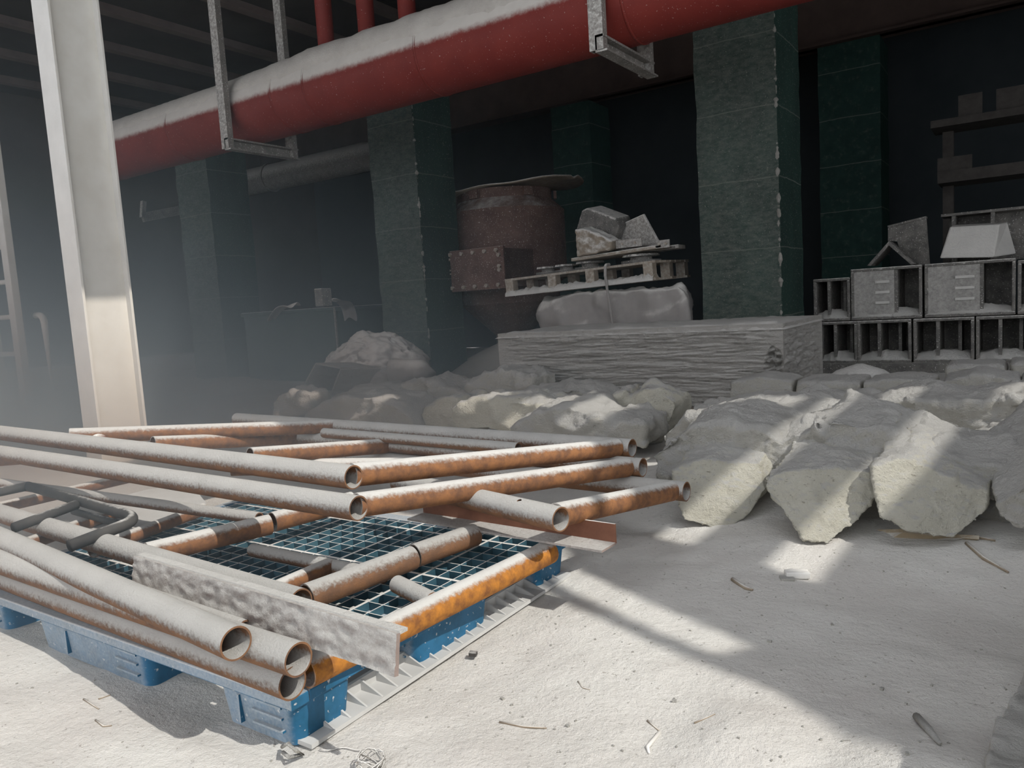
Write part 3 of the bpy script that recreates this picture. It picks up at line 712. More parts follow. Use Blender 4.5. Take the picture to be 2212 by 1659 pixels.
# bolted inlet box
yb = YFN - rb - .45
q0, q1 = PY(962, 542, yb), PY(1084, 532, yb); zb0 = PY(968, 632, yb).z; zb1 = (q0.z + q1.z) / 2
bx = MB().box((q0.x, yb + .06, zb0 + .03), (q1.x - .03, YFN - rb * .45, zb1 - .03)).build('inlet_box', M['fan'], t)
fl_ = MB().box((q0.x - .02, yb, zb0), (q1.x + .02, yb + .05, zb1)).build('inlet_flange', M['fan'], bx and t, bevel=.01)
for i in range(5):
    x = q0.x + .1 + (q1.x - q0.x - .2) * i / 4
    for z in (zb0 + .06, zb1 - .06): MB().tube([(x, yb - .035, z), (x, yb + .01, z)], .032, 6).build('bolt', M['wood'], fl_)
for z in (zb0 + .28, zb0 + .5, zb1 - .3):
    for x in (q0.x + .06, q1.x - .06): MB().tube([(x, yb - .035, z), (x, yb + .01, z)], .032, 6).build('bolt', M['wood'], fl_)
# ------------------------------------------------------------------ film wrapped crate
CX0, CX1, CY0, CY1, CZ = PY(1085, 880, 6.68).x, -1.70, 6.68, 8.2, .79
t = thing('wrapped_crate', 'long low crate wrapped in dusty stretch film', 'crate', ((CX0 + CX1) / 2, (CY0 + CY1) / 2, 0))
mb = MB()
def film_side(p, u, v, nrm_, nu, nv, axis_wr):
    vs = []; fs = []
    for i in range(nu + 1):
        for j in range(nv + 1):
            s_, q = i / nu, j / nv; P = Vector(p) + Vector(u) * s_ + Vector(v) * q
            e = .03 * fbm(s_ * 5 + q * 2.2, q * 16 - s_ * 1.2, 4, 4) + .014 * fbm(s_ * 8 - q * 3, q * 30 + s_ * 4, 8, 3) - .022 * (abs(fbm(s_ * 3 + q * 1.5, q * 22 - s_ * 9, 3, 3))) - .018 * abs(fbm(s_ * 4 + 3, q * 26 + s_ * 6, 1, 2))
            w = min(1, min(s_, 1 - s_) * 14) * min(1, min(q, 1 - q) * 8)
            hole = 0
            if axis_wr == 'x':
                d = math.hypot((s_ - .972) / .028, (q - .48) / .26)
                if d < 1: hole = -.10 * (1 - d * d) * (.5 + abs(fbm(s_ * 40, q * 9, 2, 3)) * 1.5) + .05 * fbm(s_ * 60, q * 20, 3, 3)
                fr = math.exp(-((q - .93) / .07) ** 2) * (.035 + .05 * fbm(s_ * 18, q * 4, 1, 4)); e += fr * sstep(.02, .12, s_)
                fr = math.exp(-((q - .80) / .06) ** 2) * max(0, fbm(s_ * 7, 2, 1, 3)) * .09 * sstep(.45, .7, s_); e += fr
            vs.append(P + Vector(nrm_) * (e * w + hole))
    for i in range(nu):
        for j in range(nv): q = i * (nv + 1) + j; fs.append((q, q + 1, q + nv + 2, q + nv + 1))
    mb.add(vs, fs)
film_side((CX0, CY0, .06), (CX1 - CX0, 0, 0), (0, 0, CZ - .06), (0, -1, 0), 380, 110, 'x')
film_side((CX1, CY0, .06), (0, CY1 - CY0, 0), (0, 0, CZ - .06), (1, 0, 0), 120, 70, 'y')
film_side((CX0, CY0, .06), (0, CY1 - CY0, 0), (0, 0, CZ - .06), (-1, 0, 0), 60, 30, 'y')
film_side((CX0, CY1, .06), (CX1 - CX0, 0, 0), (0, 0, CZ - .06), (0, 1, 0), 60, 20, 'y')
mb.build('stretch_film', M['film'], t, smooth=True)
mb = MB(); vs = []; fs = []; nu, nv = 160, 60
for i in range(nu + 1):
    for j in range(nv + 1):
        s_, q = i / nu, j / nv
        ed = min(1, min(s_, 1 - s_) * 30, min(q, 1 - q) * 14)
        vs.append((CX0 - .02 + (CX1 - CX0 + .04) * s_, CY0 - .03 + (CY1 - CY0 + .05) * q + .03 * fbm(s_ * 30, q, 2, 3) * (1 - q), CZ - .05 + (.055 + .012 * fbm(s_ * 14, q * 7, 4, 4) + .02 * max(0, fbm(s_ * 5, q * 3, 6, 3))) * ed))
for i in range(nu):
    for j in range(nv): q = i * (nv + 1) + j; fs.append((q, q + nv + 1, q + nv + 2, q + 1))
mb.add(vs, fs); tag(mb.build('dust_cover', M['dust'], t, smooth=True), 'thick dust lying on the top')
mb = MB(); 
for y in (CY0 + .03, (CY0 + CY1) / 2, CY1 - .13):
    mb.box((CX0 + .02, y, 0), (CX1 - .02, y + .1, .06))
mb.build('base_runner', M['wood'], t)
MB().box((CX0 + .03, CY0 + .17, .06), (CX1 - .19, CY1 - .05, CZ - .03)).build('packed_load', M['wood'], t)
# small chips of wood on the crate
for i, (px, py, s_, lb_) in enumerate(((1268, 688, .10, 'pointed splinter standing on the crate top'),)):
    p = PZ(px, py + 4, CZ + .02); tag(MB().obox(p + Vector((0, 0, s_ * .35)), (s_ * .5, 0, -s_ * .3), (0, .02, 0), (.01, 0, .03)).build('wood_splinter', M['wood'], origin=p), lb_, 'splinter')
# ------------------------------------------------------------------ bulk bag with wooden pallet and scrap behind the crate
YP = 8.55
def rpoly(pts, Y): return [PY(x, y, Y) for x, y in pts]
mb = MB(); mb.prism(rpoly([(1166, 642), (1155, 672), (1165, 720), (1180, 800), (1482, 790), (1490, 700), (1486, 645), (1466, 616), (1300, 628)], YP + .1), (-.34, .95, -.04))
o = rocky(mb.build('bulk_bag', M['cloth'], origin=PY(1330, 700, YP)), .04, .16, .35, .03, .12, 8)
ridges(o, .45, .04); tag(o, 'big dusty bulk bag behind the crate with wooden pallet on top', 'bulk bag')
o.location.z += 0
def wpallet():
    pA, pB, pC = PY(1090, 622, YP), PY(1415, 583, YP), PY(1512, 571, YP + 1.0)
    t = thing('wooden_pallet', 'tilted dusty wooden pallet lying on the bulk bag', 'pallet', (pA + pB) / 2)
    ux = (pB - pA); ux_n = ux.normalized(); uy = Vector((0, 1, .02)).normalized(); up = ux_n.cross(uy).normalized()
    if up.z < 0: up = -up
    L = ux.length; Dp = 1.15; hh = .10
    k = 7
    for i in range(k):
        s_ = (i + .5) / k * Dp
        MB().obox(pA + ux / 2 + uy * s_ + up * hh, ux_n * (L / 2), uy * (Dp / k * .36), up * .014).build('deck_board', M['wood'], t)
    for s_ in (.05, Dp * .5, Dp - .06):
        MB().obox(pA + ux / 2 + uy * s_ - up * hh, ux_n * (L / 2), uy * .06, up * .014).build('bottom_board', M['wood'], t)
        for f in (.04, .345, .60, .96):
            MB().obox(pA + ux * f + uy * s_, ux_n * .06, uy * .06, up * (hh - .012)).build('spacer_block', M['wood'], t)
    # dust heaped along the lower board
    mb = MB(); vs = []; fs = []; n = 90
    for i in range(n + 1):
        for j, (dy, dz) in enumerate(((-.09, -.12), (-.08, -.08), (-.03, -.055), (.05, -.06), (.1, -.085))):
            b = max(0, .012 + .035 * fbm(i * .5, j * .7, 2, 4))
            vs.append(pA + ux * (i / n * .98 + .01) + uy * (.05 + dy) + up * (dz + (b if 0 < j < 4 else 0)))
    for i in range(n):
        for j in range(4): q = i * 5 + j; fs.append((q, q + 1, q + 6, q + 5))
    mb.add(vs, fs); tag(mb.build('dust_layer', M['dust'], t, smooth=True), 'dust crust along the lower front board', kind='stuff')
    return pA, ux, uy, up
pA, ux, uy, up = wpallet()
def on_pal(f, g, h=.115): return pA + ux * f + uy * g + up * h
# hanging strap on the front of the pallet
tag(MB().tube([on_pal(.705, .10, .135), on_pal(.708, .0, .132), on_pal(.71, -.04, .11), on_pal(.712, -.07, .0), on_pal(.715, -.05, -.25), on_pal(.72, -.02, -.62)], .018, 8).build('strap', M['cloth'], origin=on_pal(.71, 0)), 'pale strap hanging down the front of the wooden pallet', 'strap')
# scrap on the pallet: castings, a box, a plate, chunk, clips
def lumpo(name, c, s, label, cat, mat='block', seed=0, vox=.02, group=None, amp=.03):
    mb = MB(); mb.obox(Vector(c), (s[0] / 2, 0, 0), (0, s[1] / 2, 0), (0, 0, s[2] / 2))
    o = rocky(mb.build(name, M[mat], origin=c), vox, amp, .15, .008, .05, 4); return tag(o, label, cat, group)
YS = YP + .45
for i, (px, py, w, lb_) in enumerate(((1185, 590, .34, 'flanged casting on the left end of the wooden pallet'), (1225, 588, .34, 'lumpy casting lying beside the flanged one on the wooden pallet'), (1275, 577, .40, 'flat disc shaped casting under the insulation chunk'), (1385, 560, .5, 'flat iron casting at the right of the scrap heap'))):
    p = PY(px, py, YS); mb = MB(); zz = on_pal((px - 1090) / 325 * .9, .45, .12).z
    w2 = w / 2; h_ = max(.10, p.z - zz + .06)
    mb.lathe((p.x, YS, zz), [(w2, 0), (w2, h_ * .3), (w2 * .55, h_ * .34), (w2 * .55, h_ * .7), (w2 * .95, h_ * .74), (w2 * .9, h_), (w2 * .3, h_)], 24)
    tag(smooth_angle(mb.build('iron_casting', M['block'], origin=(p.x, YS, zz))), lb_, 'casting', 'castings on the wooden pallet')
mb = MB(); mb.obox(PY(1350, 548, YS), (.62, 0, .03), (0, .3, 0), (0, 0, .022)); tag(mb.build('scrap_board', M['wood'], origin=PY(1350, 548, YS), bevel=.01), 'dusty board lying across the castings', 'board')
mb = MB(); mb.obox(PY(1430, 537, YS), (.26, 0, .0), (0, .12, 0), (0, 0, .025)); tag(mb.build('scrap_bar', M['steel_grey'], origin=PY(1430, 537, YS), bevel=.01), 'short flat bar lying at the right end of the scrap heap', 'bar')
# tilted box, open at the top
def px_box(poly, Y, dep, name, label, cat, mat, thick=.0, bevel=.01):
    mb = MB(); mb.prism(rpoly(poly, Y), (dep[0], dep[1], dep[2])); o = mb.build(name, M[mat], origin=rpoly(poly, Y)[0], bevel=bevel); return tag(o, label, cat)
px_box([(1243, 500), (1256, 455), (1268, 449), (1330, 472), (1337, 490), (1322, 532), (1300, 545), (1246, 540)], YS - .05, (.05, .32, .05), 'scrap_box', 'tilted square box behind the insulation chunk on the scrap heap', 'box', 'block', bevel=.02)
px_box([(1335, 487), (1388, 463), (1423, 527), (1400, 545), (1322, 540)], YS + .12, (.02, .03, .01), 'metal_plate', 'tilted flat metal plate with a slot, right of the tilted box', 'plate', 'steel_grey')
o = px_box([(1243, 496), (1258, 491), (1320, 520), (1318, 540), (1286, 548), (1244, 556)], YS - .38, (.03, .26, .02), 'insulation_chunk', 'broken pale insulation chunk leaning against the tilted box', 'insulation chunk', 'wood'); o.modifiers.clear(); rocky(o, .02, .05, .1, .02, .04, 2)
for x0, x1, lb_ in ((1330, 1386, 'bolted angle clip at the foot of the slotted plate'), (1416, 1446, 'small bolted angle clip right of the slotted plate')):
    t = thing('angle_clip', lb_, 'angle clip', PY((x0 + x1) / 2, 535, YS - .3), 'bolted angle clips')
    a, b = PY(x0, 520, YS - .3), PY(x1, 521, YS - .3); zb_ = PY(x0, 537, YS - .3).z
    MB().box((a.x, YS - .3, zb_), (b.x, YS - .285, a.z)).build('upright_flange', M['steel_grey'], t); MB().box((a.x, YS - .285, zb_), (b.x, YS - .1, zb_ + .015)).build('flat_flange', M['steel_grey'], t)
    for f in (.25, .75): MB().tube([(a.x + (b.x - a.x) * f, YS - .315, (a.z + zb_) / 2), (a.x + (b.x - a.x) * f, YS - .29, (a.z + zb_) / 2)], .016, 6).build('bolt', M['wood'], t)
# ------------------------------------------------------------------ casing blocks stacked at the right
YK = 10.0
def casing(x0, x1, z0, z1, label, style=0, y=YK, dep=.7):
    """welded casing block: solid left panel, open bay on the right with inner plates"""
    t = thing('casing_block', label, 'casing block', ((x0 + x1) / 2, y + dep / 2, z0), 'stacked casing blocks'); w = .035
    mb = MB(); mb.box((x0, y, z0), (x1, y + dep, z0 + w)); mb.box((x0, y, z1 - w), (x1, y + dep, z1)); mb.box((x0, y, z0 + w), (x0 + w, y + dep, z1 - w)); mb.box((x1 - w, y, z0 + w), (x1, y + dep, z1 - w)); mb.box((x0 + w, y + dep - w, z0 + w), (x1 - w, y + dep, z1 - w))
    mb.build('shell', M['block'], t, bevel=.008)
    xm = x0 + (x1 - x0) * (.62 if style == 0 else .38)
    if style == 0:
        MB().box((x0 + w, y + .015, z0 + w), (xm, y + .05, z1 - w)).build('front_panel', M['block_front'], t)
        mb = MB()
        for z in (.3, .5, .7): mb.box((x0 + w + (xm - x0) * .5, y - .01, z0 + (z1 - z0) * z), (xm - .05, y + .02, z0 + (z1 - z0) * z + .03))
        mb.build('panel_rib', M['dust'], t)
    MB().box((xm, y + .03, z0 + w), (xm + w, y + dep - w, z1 - w)).build('divider', M['block'], t)
    if style == 1:
        MB().box((xm + (x1 - xm) * .55, y + .25, z0 + w), (xm + (x1 - xm) * .55 + w, y + dep - w, z1 - w)).build('divider', M['block'], t)
    mb = MB(); n = 24; vs = []; fs = []
    for i in range(n + 1):
        for j, d in enumerate((-.015, .1, .3, .55)):
            hh = .05 + .07 * max(0, math.sin(i / n * math.pi)) * (1 - j * .2) + .02 * fbm(i * .4, j, x0, 3)
            if j == 0: hh = .0
            vs.append((x0 + .02 + (x1 - x0 - .04) * i / n, y + d, z0 + w + hh))
    for i in range(n):
        for j in range(3): q = i * 4 + j; fs.append((q, q + 1, q + 5, q + 4))
    mb.add(vs, fs); tag(mb.build('dust_layer', M['dust'], t, smooth=True), 'dust drift inside the bay', kind='stuff')
def kx(px, py=640): return PY(px, py, YK).x
z_a0 = .12; z_a1 = PY(1900, 690, YK).z; z_b1 = PY(1900, 578, YK).z
tk = thing('support_skid', 'dark support skid under the stacked casing blocks', 'skid', (-.8, YK + .3, 0))
MB().box((kx(1765), YK - .03, 0), (1.2, YK + .1, z_a0)).build('front_beam', M['block'], tk); MB().box((kx(1765), YK + .55, 0), (1.2, YK + .7, z_a0)).build('rear_beam', M['block'], tk)
casing(kx(1768), kx(1850), z_a0, z_a1 - .01, 'casing block in bottom row, beside the film wrapped crate', 1)
casing(kx(1850), kx(1968), z_a0, z_a1 - .01, 'casing block in bottom row, second from the crate', 1)
casing(kx(1972), kx(2105), z_a0, z_a1 - .01, 'casing block in bottom row, third from the crate', 1)
casing(kx(2108), kx(2240), z_a0, z_a1 - .01, 'casing block in bottom row, at the right edge of the photo', 1)
casing(kx(1757), kx(1836), z_a1, z_b1 - .09, 'lower casing block in top row, next to the thick pillar', 1)
casing(kx(1838), kx(1992), z_a1, z_b1, 'casing block in top row with peaked angle standing on it', 0)
casing(kx(1997), kx(2194), z_a1, z_b1, 'casing block in top row with the dusty hopper standing on it', 0)
casing(kx(2198), kx(2330), z_a1, z_b1 - .03, 'casing block in top row cut by the right edge of photo', 1)
# items standing on top
def pl(poly, Y, off, name, label, cat, mat, bevel=.006, part=None):
    return px_box(poly, Y, off, name, label, cat, mat, bevel=bevel)
pp = rpoly([(1873, 574), (1920, 521), (1976, 570), (1968, 572), (1920, 530), (1881, 574)], YK + .1)
tag(MB().prism(pp, (0, .5, 0)).build('peaked_angle', M['block'], origin=pp[1]), 'peaked steel angle standing like a tent on the casing blocks', 'angle piece')
pp = rpoly([(1918, 521), (1918, 492), (2001, 471), (2009, 570), (1975, 572), (1945, 545), (1938, 521)], YK + .42)
t = thing('upright_sheet', 'upright steel sheet standing behind the peaked angle', 'sheet', pp[0])
MB().prism(pp, (0, .04, 0)).build('panel_sheet', M['block'], t); e0, e1 = PY(1918, 490, YK + .42), PY(2001, 469, YK + .42)
MB().bar(e0 + Vector((0, .06, 0)), e1 + Vector((0, .06, 0)), .16, .025).build('top_lip', M['block'], t)
tp = [PY(x, y, YK + .05) for x, y in ((2030, 558), (2052, 490), (2160, 484), (2146, 556))]; 
bk = [PY(x, y, YK + .5) for x, y in ((2040, 552), (2056, 486), (2176, 480), (2196, 548))]
mb = MB(); mb.add(tp + bk, [(0, 3, 2, 1), (4, 5, 6, 7), (1, 2, 6, 5), (0, 1, 5, 4), (3, 7, 6, 2), (0, 4, 7, 3)])
tag(mb.build('dusty_hopper', M['dust'], origin=tp[0], bevel=.015), 'dust coated tapered hopper standing on the right casing block', 'hopper')
zq0 = PY(2100, 490, YK + .9).z; 
t = thing('open_casing', 'open channel casing lying behind the tapered hopper', 'casing', (kx(2110), YK + .9, z_b1))
xa, xb = PY(2045, 470, YK + .75).x, PY(2260, 470, YK + .75).x; zt_ = PY(2100, 462, YK + .75).z
MB().box((xa - .06, YK + .75, zt_), (xb, YK + 1.2, zt_ + .03)).build('top_plate', M['block'], t); MB().box((xa + .05, YK + .78, z_b1), (xa + .09, YK + 1.2, zt_)).build('end_plate', M['block'], t)
xm = PY(2140, 470, YK + .75).x; MB().box((xm, YK + .78, z_b1), (xm + .04, YK + 1.2, zt_)).build('end_plate', M['block'], t); MB().box((xa, YK + 1.17, z_b1), (xb, YK + 1.2, zt_)).build('rear_plate', M['block'], t)
# dim ledges with scrap high in the dark at the right
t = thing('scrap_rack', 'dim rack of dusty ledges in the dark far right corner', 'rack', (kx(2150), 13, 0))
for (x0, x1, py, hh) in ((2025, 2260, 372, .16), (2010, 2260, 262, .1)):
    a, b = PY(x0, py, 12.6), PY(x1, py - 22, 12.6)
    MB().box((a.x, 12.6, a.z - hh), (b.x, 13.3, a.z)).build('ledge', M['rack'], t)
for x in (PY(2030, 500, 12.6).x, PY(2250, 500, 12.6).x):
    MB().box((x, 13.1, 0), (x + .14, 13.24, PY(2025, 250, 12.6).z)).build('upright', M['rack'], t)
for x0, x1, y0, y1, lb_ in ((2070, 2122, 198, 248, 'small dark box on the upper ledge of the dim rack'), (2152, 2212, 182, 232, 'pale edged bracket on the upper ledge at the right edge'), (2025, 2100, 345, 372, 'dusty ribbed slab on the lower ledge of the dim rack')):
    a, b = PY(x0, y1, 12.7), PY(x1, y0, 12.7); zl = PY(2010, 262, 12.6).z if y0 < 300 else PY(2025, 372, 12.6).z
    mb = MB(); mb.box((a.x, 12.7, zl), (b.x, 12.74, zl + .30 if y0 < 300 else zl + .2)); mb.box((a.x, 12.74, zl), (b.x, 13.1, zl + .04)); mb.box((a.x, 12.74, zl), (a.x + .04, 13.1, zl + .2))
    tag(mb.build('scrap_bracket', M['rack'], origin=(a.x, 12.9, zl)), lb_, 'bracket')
# ------------------------------------------------------------------ insulation blocks in a row before the crate
YI = 5.95
def iblock(pts, Y, dep, name, label, cat, mat='lump', group=None, vox=.022, amp=.035, fine=.016, smooth=3, fscale=.05, scale=.2):
    mb = MB(); P = rpoly(pts, Y); mb.prism(P, dep); o = mb.build(name, M[mat], origin=sum(P, Vector()) / len(P))
    rocky(o, vox, amp, scale, fine, fscale, smooth); return tag(o, label, cat, group)
G1 = 'insulation blocks in a row'
iblock([(1578, 825), (1640, 812), (1708, 822), (1714, 905), (1572, 905)], YI, (0, .42, .0), 'insulation_block', 'dusty insulation block against the crate front, leftmost of its row', 'insulation block', group=G1, amp=.022, smooth=1, vox=.018, fine=.02)
iblock([(1718, 824), (1858, 824), (1862, 905), (1718, 905)], YI, (0, .5, .0), 'insulation_block', 'dusty insulation block with smooth dust cone behind it', 'insulation block', group=G1, amp=.022, smooth=1, vox=.018, fine=.02)
iblock([(1866, 824), (1935, 818), (2016, 822), (2018, 900), (1866, 905)], YI, (0, .5, .0), 'insulation_block', 'dusty insulation block left of the gap in the row', 'insulation block', group=G1, amp=.022, smooth=1, vox=.018, fine=.02)
iblock([(2036, 822), (2110, 806), (2204, 820), (2205, 900), (2034, 900)], YI + .05, (0, .5, .0), 'insulation_block', 'dusty insulation block right of the gap in the row', 'insulation block', group=G1, amp=.022, smooth=1, vox=.018, fine=.02)
iblock([(2208, 818), (2320, 812), (2320, 890), (2208, 890)], YI + .1, (0, .5, .0), 'insulation_block', 'insulation block cut by the right edge of the photo', 'insulation block', group=G1, amp=.022, smooth=1, vox=.018, fine=.02)
iblock([(2040, 788), (2166, 786), (2176, 796), (2170, 850), (2042, 850)], YI + .85, (0, .45, .0), 'insulation_slab', 'flat topped slab behind the row, left of two', 'insulation slab', vox=.025, amp=.015)
iblock([(2182, 782), (2300, 778), (2300, 850), (2184, 850)], YI + .85, (0, .45, .0), 'insulation_slab', 'flat topped slab behind the row, at the right edge', 'insulation slab', vox=.025, amp=.015)
c = PY(1858, 820, YI + .72)
tag(MB().lathe((c.x, c.y, 0), [(.62, 0), (.42, PY(1858, 826, YI + .72).z * .72), (.18, PY(1858, 800, YI + .72).z), (.03, PY(1858, 786, YI + .72).z)], 40).build('dust_cone', M['dust'], origin=c, smooth=True), 'smooth cone of dust behind the row of insulation blocks', 'dust pile')
# ------------------------------------------------------------------ big torn insulation slabs on the right
def PP(px, py, p0, n):
    r = ray(px, py); return C0 + r * ((Vector(p0) - C0).dot(n) / r.dot(n))
def boulder(pts, Y, dep, label, mat='cream', vox=.0095, amp=.05, fine=.02, group='torn insulation slabs', name='insulation_slab', fscale=.028, scale=.2, smooth=3, lean=None, ridge=None):
    if lean is None:
        o = iblock(pts, Y, dep, name, label, 'insulation slab', mat, group, vox, amp, fine, smooth, fscale, scale)
    else:
        yb = max(p[1] for p in pts); xb = [p[0] for p in pts if p[1] == yb][0]
        p0 = PY(xb, yb, Y); n_ = Vector(lean).normalized(); P = [PP(x, y, p0, n_) for x, y in pts]
        o = MB().prism(P, dep).build(name, M[mat], origin=sum(P, Vector()) / len(P)); rocky(o, vox, amp, scale, fine, fscale, smooth); tag(o, label, 'insulation slab', group)
    if ridge: ridges(o, *ridge)
    return o
LEAN = (.42, -.72, .50)
boulder([(1448, 1015), (1520, 990), (1640, 1000), (1655, 1060), (1610, 1120), (1555, 1152), (1478, 1125), (1455, 1060)], 3.30, (-.05, .5, .04), 'cream torn slab right behind the jutting pipe ends, leftmost of front three', lean=LEAN)
boulder([(1648, 1030), (1700, 1015), (1800, 1010), (1880, 1022), (1892, 1075), (1850, 1130), (1790, 1178), (1738, 1170), (1690, 1110), (1655, 1065)], 3.22, (0, .55, .06), 'cream torn slab whose front is crossed by a sunbeam, middle of front three', lean=LEAN)
boulder([(1882, 1010), (1960, 985), (2060, 1035), (2135, 1065), (2130, 1110), (2060, 1170), (1960, 1150), (1900, 1120), (1888, 1060)], 3.36, (0, .5, .06), 'cream torn slab standing on torn cardboard, rightmost of front three', lean=LEAN)
boulder([(2145, 1090), (2230, 1040), (2330, 1060), (2330, 1160), (2230, 1150), (2160, 1120)], 3.4, (0, .6, .1), 'dark dusty slab cut by the right edge beside the front three', 'lump')
boulder([(2110, 1110), (2150, 1085), (2200, 1110), (2190, 1150), (2130, 1150)], 3.75, (0, .4, .0), 'small dusty slab wedged between the rightmost cream slab and the right edge', 'lump')
# slumped blankets lying over them
G2 = 'slumped insulation blankets'
def blanket(pts, Y, dep, label, mat='lump', amp=.06, vox=.012, fine=.028): return boulder(pts, Y, dep, label, mat, vox, amp, fine, G2, 'insulation_blanket', .035, .25, 2, None, (.35, .03))
blanket([(1405, 985), (1470, 930), (1560, 912), (1640, 925), (1705, 965), (1700, 1000), (1560, 1005), (1430, 1030)], 3.75, (.0, .55, .04), 'slumped dusty blanket heaped over the leftmost cream slab')
blanket([(1640, 985), (1700, 945), (1800, 908), (1900, 925), (1990, 975), (1985, 1015), (1850, 1030), (1690, 1032)], 3.75, (0, .5, .06), 'slumped dusty blanket arched over the middle cream slab')
blanket([(1930, 1000), (1980, 965), (2090, 1000), (2230, 1010), (2330, 1010), (2330, 1075), (2150, 1075), (2050, 1040), (1950, 1020)], 3.72, (0, .5, .08), 'slumped dusty blanket running over the rightmost cream slab')
blanket([(1430, 940), (1480, 902), (1600, 885), (1720, 890), (1850, 905), (1870, 960), (1700, 985), (1440, 990)], 4.45, (0, .55, .03), 'long pale blanket fold behind the left and middle slabs', amp=.06)
blanket([(1620, 890), (1730, 868), (1830, 872), (1920, 895), (2000, 900), (2010, 960), (1800, 960), (1640, 930)], 5.05, (0, .5, .03), 'long pale blanket fold directly before the row of blocks', amp=.06)
blanket([(1870, 885), (1960, 862), (2100, 868), (2230, 858), (2330, 858), (2330, 950), (2100, 975), (1900, 950)], 4.9, (0, .55, .03), 'sunlit blanket fold before the right end of the block row', amp=.06)
blanket([(2080, 985), (2150, 955), (2230, 905), (2330, 900), (2330, 985), (2200, 1015), (2100, 1010)], 4.15, (0, .5, .03), 'drooping blanket roll at the right edge above the slabs', amp=.07)
# torn cardboard and sticks before the slabs
cp = [PZ(1878, 1152, .02), PZ(1910, 1172, .012), PZ(2000, 1184, .01), PZ(2090, 1176, .012), PZ(2115, 1165, .05), PZ(2040, 1160, .05), PZ(1950, 1150, .06)]
o = MB().prism(cp, (0, .01, .012)).build('torn_cardboard', M['card'], origin=cp[2]); tag(o, 'torn brown cardboard piece under the rightmost cream slab', 'cardboard')
def stick(pts, r, label, name='splinter', mat='straw', z=.012, group=None):
    P = [PZ(x, y, z + (zz if zz else 0)) for x, y, zz in [(q + (0,))[:3] for q in pts]]
    P = [Vector((p.x, p.y, floor_h(p.x, p.y) + r * .6 + (pts[i][2] if len(pts[i]) > 2 else 0))) for i, p in enumerate(P)]
    o = MB().tube(P, [r] * (len(P) - 1) + [r * .5], 8).build(name, M[mat], origin=P[0], smooth=True); return tag(o, label, 'splinter' if name == 'splinter' else name.replace('_', ' '), group)
stick([(2088, 1190), (2125, 1215), (2178, 1240)], .008, 'long thin stick on the floor below the torn cardboard', 'stick')
stick([(2105, 1178), (2150, 1185)], .008, 'short pale stick beside the torn cardboard', 'stick')
stick([(1078, 1546), (1130, 1556), (1180, 1560)], .0035, 'paired dry straw on the floor in front of the pallet', 'straw')
stick([(1398, 1546), (1424, 1568)], .003, 'short upper straw of a bent pair on the sunlit floor', 'straw')
stick([(1424, 1572), (1398, 1604), (1402, 1618)], .005, 'pale bent straw on the sunlit floor, bottom centre', 'straw', 'white_stone')
stick([(1248, 1465), (1258, 1478), (1274, 1484)], .002, 'tiny curved fibre on the sunlit floor', 'fibre')
stick([(1582, 1252), (1610, 1268), (1626, 1272)], .008, 'dark flat splinter on the shaded floor', 'splinter')
stick([(205, 1545), (222, 1558), (240, 1556)], .003, 'curved dry straw on the lit floor left of the pallet corner', 'straw')
stick([(180, 1505), (212, 1522)], .003, 'thin brown straw on the lit floor below the pallet gap', 'straw')
stick([(212, 1503), (238, 1493)], .003, 'dark little twig by the curved straw left of pallet corner', 'twig')
stick([(1980, 1545), (2010, 1600), (2030, 1640)], .01, 'dust covered twig on the dark floor near the crusted slab', 'twig', 'lump')
stick([(1500, 1560), (1545, 1548)], .003, 'fine dark straw on rough floor at lower right', 'straw')
# white chip in the light patch
p = PZ(1722, 1240, .02); mb = MB(); mb.obox(p, (.04, .02, 0), (-.01, .02, 0), (0, 0, .014)); o = mb.build('white_chip', M['white_stone'], origin=p); rocky(o, .006, .01, .05, .0, .02, 3); tag(o, 'white chip lying at the tip of the light stripe', 'chip')
p = PZ(1700, 1250, .012); o = MB().obox(p, (.022, .01, 0), (-.008, .016, 0), (0, 0, .006)).build('grey_chip', M['lump'], origin=p); tag(o, 'small grey chip beside the white one', 'chip')
p = PZ(1022, 1412, .006); o = MB().obox(p, (.012, .004, 0), (-.004, .010, 0), (0, 0, .006)).build('dark_chip', M['pipe_dark'], origin=p, bevel=.002); tag(o, 'small dark chip on the sunlit floor beside pallet', 'chip')
# twisted wire at the foot of the pallet corner
pts = [PZ(610, 1618), PZ(622, 1606, .05), PZ(640, 1622, .03), PZ(655, 1634), PZ(625, 1636, .02), PZ(612, 1630)]
pts = [Vector((p.x, p.y, max(p.z, .006))) for p in pts]
tag(MB().tube(pts, .005, 8).build('bent_strap', M['lump'], origin=pts[0], smooth=True), 'short bent strap scrap at the foot of the pallet corner', 'strap')
wp = [PZ(690 + 10 * i, 1618 + 3 * math.sin(i * .9), .004) for i in range(10)]
c = PZ(800, 1645, .02)
for i in range(60): a = i * .55; wp.append(c + Vector((.035 * math.cos(a) * (1 + .3 * math.sin(i * .37)), .03 * math.sin(a), .018 * math.sin(i * .9))))
tag(MB().tube(wp, .0016, 6).build('tangled_wire', M['steel_grey'], origin=c, smooth=True), 'thin tangled wire on the floor below the pallet corner', 'wire')
